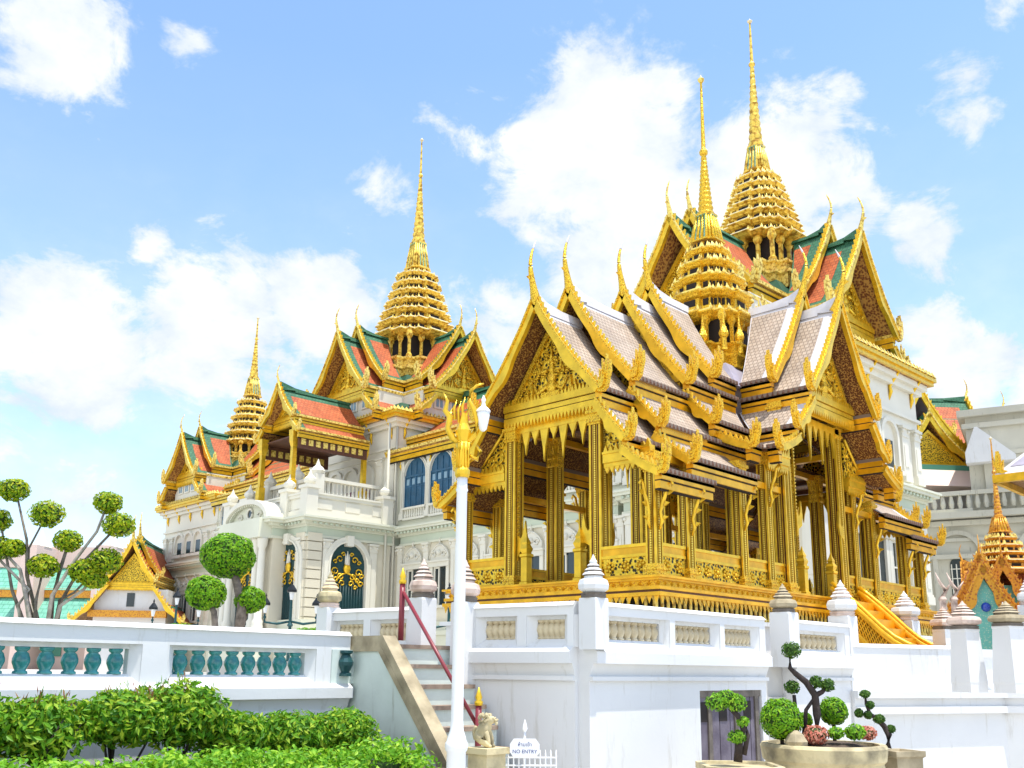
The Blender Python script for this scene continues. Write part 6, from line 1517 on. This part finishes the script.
for k, (dx, lab) in enumerate(((15.25, 'slim pinkish-white flame post left of the shrine'), (15.65, 'slim pinkish-white flame post touching the shrine gable'))):
    b = MB(); b.loft(SQ8, [(.16, 1.3), (.15, 2.9), (.10, 3.0), (.09, 4.2), (.12, 4.25), (.08, 4.35)], (dx, 34.2)); b.tube([(dx, 34.2, 4.3), (dx + .12, 34.2, 4.6), (dx - .05, 34.2, 4.85), (dx - .18, 34.2, 5.2)], [.09, .07, .05, .01], 6); b.tube([(dx, 34.2, 4.3), (dx + .25, 34.2, 4.7), (dx + .4, 34.2, 4.9)], [.06, .04, .01], 6)
    single('flame_post', b, 'finial_stone', lab, 'post', fr=VIEWF, loc=(dx, 34.2, 1.3))
# small pavilion cut by the right edge
s = thing('side_pavilion', 'white pavilion with a grey tiled roof and gold eave at the right edge', 'pavilion', (31.2, 5.1, 1.3))
SP = (31.2, 5.1)
b = MB(); b.loft(SQ, [(2.2, 1.3), (2.1, 2.5), (1.8, 2.7), (1.65, 6.6)], SP); part('wall', b, ['white'], s)
CFQ = dict(CF); CFQ['k'] = 1.3; CFQ['border'] = .3; CFQ['lowb'] = .06
b = MB(); b.loft(SQ, [(3.2, 7.05, 0), (1.3, 9.0, 0)], SP, cap=False); b.loft(SQ, [(3.2, 7.0, 1), (1.5, 6.6, 1)], SP, cap=False); rf = part('roof', b, ['tile_white', 'soffit'], s)
b = MB()
for q in range(4):
    b.M = Matrix.Translation((*SP, 0)) @ Matrix.Rotation(q * math.pi / 2, 4, 'Z')
    P = [(-2.85, -3.0, 7.275), (2.85, -3.0, 7.275), (1.25, -1.42, 8.9), (-1.25, -1.42, 8.9)]
    b.quad(*P, mi=0, uv=[(-2.85, 0), (2.85, 0), (1.25, 2.2), (-1.25, 2.2)])
part('tile_field', b, ['tile_lilac'], rf)
b = MB()
for q in range(4):
    b.M = Matrix.Translation((*SP, 0)) @ Matrix.Rotation(q * math.pi / 2, 4, 'Z'); b.box(-3.24, 3.24, -3.26, -3.14, 6.82, 7.04, 0)
part('eave_board', b, ['gold_smooth'], s)
for q in range(4):
    for sx in (1, -1):
        b = MB(Matrix.Translation((*SP, 0)) @ Matrix.Rotation(q * math.pi / 2, 4, 'Z')); flame(b, sx, 2.95, 7.12, 3.05, 3.15, .75); part('flame_finial', b, ['gold'], s)
b = MB()
for q in range(4):
    b.M = Matrix.Translation((*SP, 0)) @ Matrix.Rotation(q * math.pi / 2, 4, 'Z')
    for x in (-1.3, -.7, 0, .7, 1.3): b.tube([(x, -1.5, 5.3), (x, -1.75, 5.7), (x, -1.7, 6.0), (x, -2.1, 6.35), (x, -2.6, 6.75)], [.03, .09, .06, .08, .04], 6)
part('eave_bracket', b, ['gold_pale'], s)
# notice board and a visitor cut by the right edge
n_ = thing('notice_board', 'tilted pale blue notice board in a dark frame near the right edge', 'sign', (12.9, 25.2, 1.3), fr=VIEWF)
b = MB(Matrix.Translation((12.80, 25.2, 3.02)) @ Matrix.Rotation(.15, 4, 'Y') @ Matrix.Rotation(-.3, 4, 'X')); b.box(-.26, .26, .0, .04, -.26, .26, 0); part('frame', b, ['iron_black'], n_)
b = MB(Matrix.Translation((12.80, 25.2, 3.02)) @ Matrix.Rotation(.15, 4, 'Y') @ Matrix.Rotation(-.3, 4, 'X')); b.box(-.21, .21, -.012, -.002, -.2, .2, 0); part('panel', b, ['pale_cloth'], n_)
b = MB(); b.tube([(12.8, 25.25, 1.3), (12.8, 25.25, 2.9)], .04, 6); part('post', b, ['iron_black'], n_)
pv = [(0, 0, .92), (0, 0, 1.1), (0, 0, 1.3), (0, 0, 1.46), (0, .01, 1.54), (0, .0, 1.66), (.10, 0, .86), (.11, .02, .48), (.12, .0, .08), (.12, -.12, .04), (-.10, 0, .86), (-.11, .03, .48), (-.12, .02, .08), (-.12, -.10, .04),
      (.19, 0, 1.42), (.25, .02, 1.15), (.22, -.12, .95), (.20, -.18, .88), (-.19, 0, 1.42), (-.25, .02, 1.15), (-.22, -.12, .95), (-.20, -.18, .88)]
pe = [(0, 1), (1, 2), (2, 3), (3, 4), (4, 5), (0, 6), (6, 7), (7, 8), (8, 9), (0, 10), (10, 11), (11, 12), (12, 13), (3, 14), (14, 15), (15, 16), (16, 17), (3, 18), (18, 19), (19, 20), (20, 21)]
pr_ = [(.15, .10), (.14, .10), (.16, .11), (.12, .09), .052, .095, .085, .062, .045, .04, .085, .062, .045, .04, .06, .045, .035, .03, .06, .045, .035, .03]
pp = vpt(12.72, 24.4)
per = skin_body('person', pv, pe, pr_, ['navy'], 'person in navy clothes standing at the right edge behind the grey finial', 'person', (pp[0], pp[1], 1.34), -TH, sub=2)
b = MB(); b.sphere((0, -.005, 1.665), .104, 12, 0, (.9, 1.05, 1.2)); b.sphere((0, -.105, 1.65), .018, 6); 
for sx in (1, -1): b.sphere((sx * .095, .0, 1.65), .022, 6)
part('face', b, ['skin'], per)
b = MB(); b.sphere((0, .022, 1.69), .115, 12, 0, (.95, 1.0, 1.12)); part('hair', b, ['hair'], per)
b = MB(); b.sphere((.20, -.20, .84), .04, 8, 0, (.7, .8, 1.4)); b.sphere((-.20, -.20, .84), .04, 8, 0, (.7, .8, 1.4)); part('hands', b, ['skin'], per)
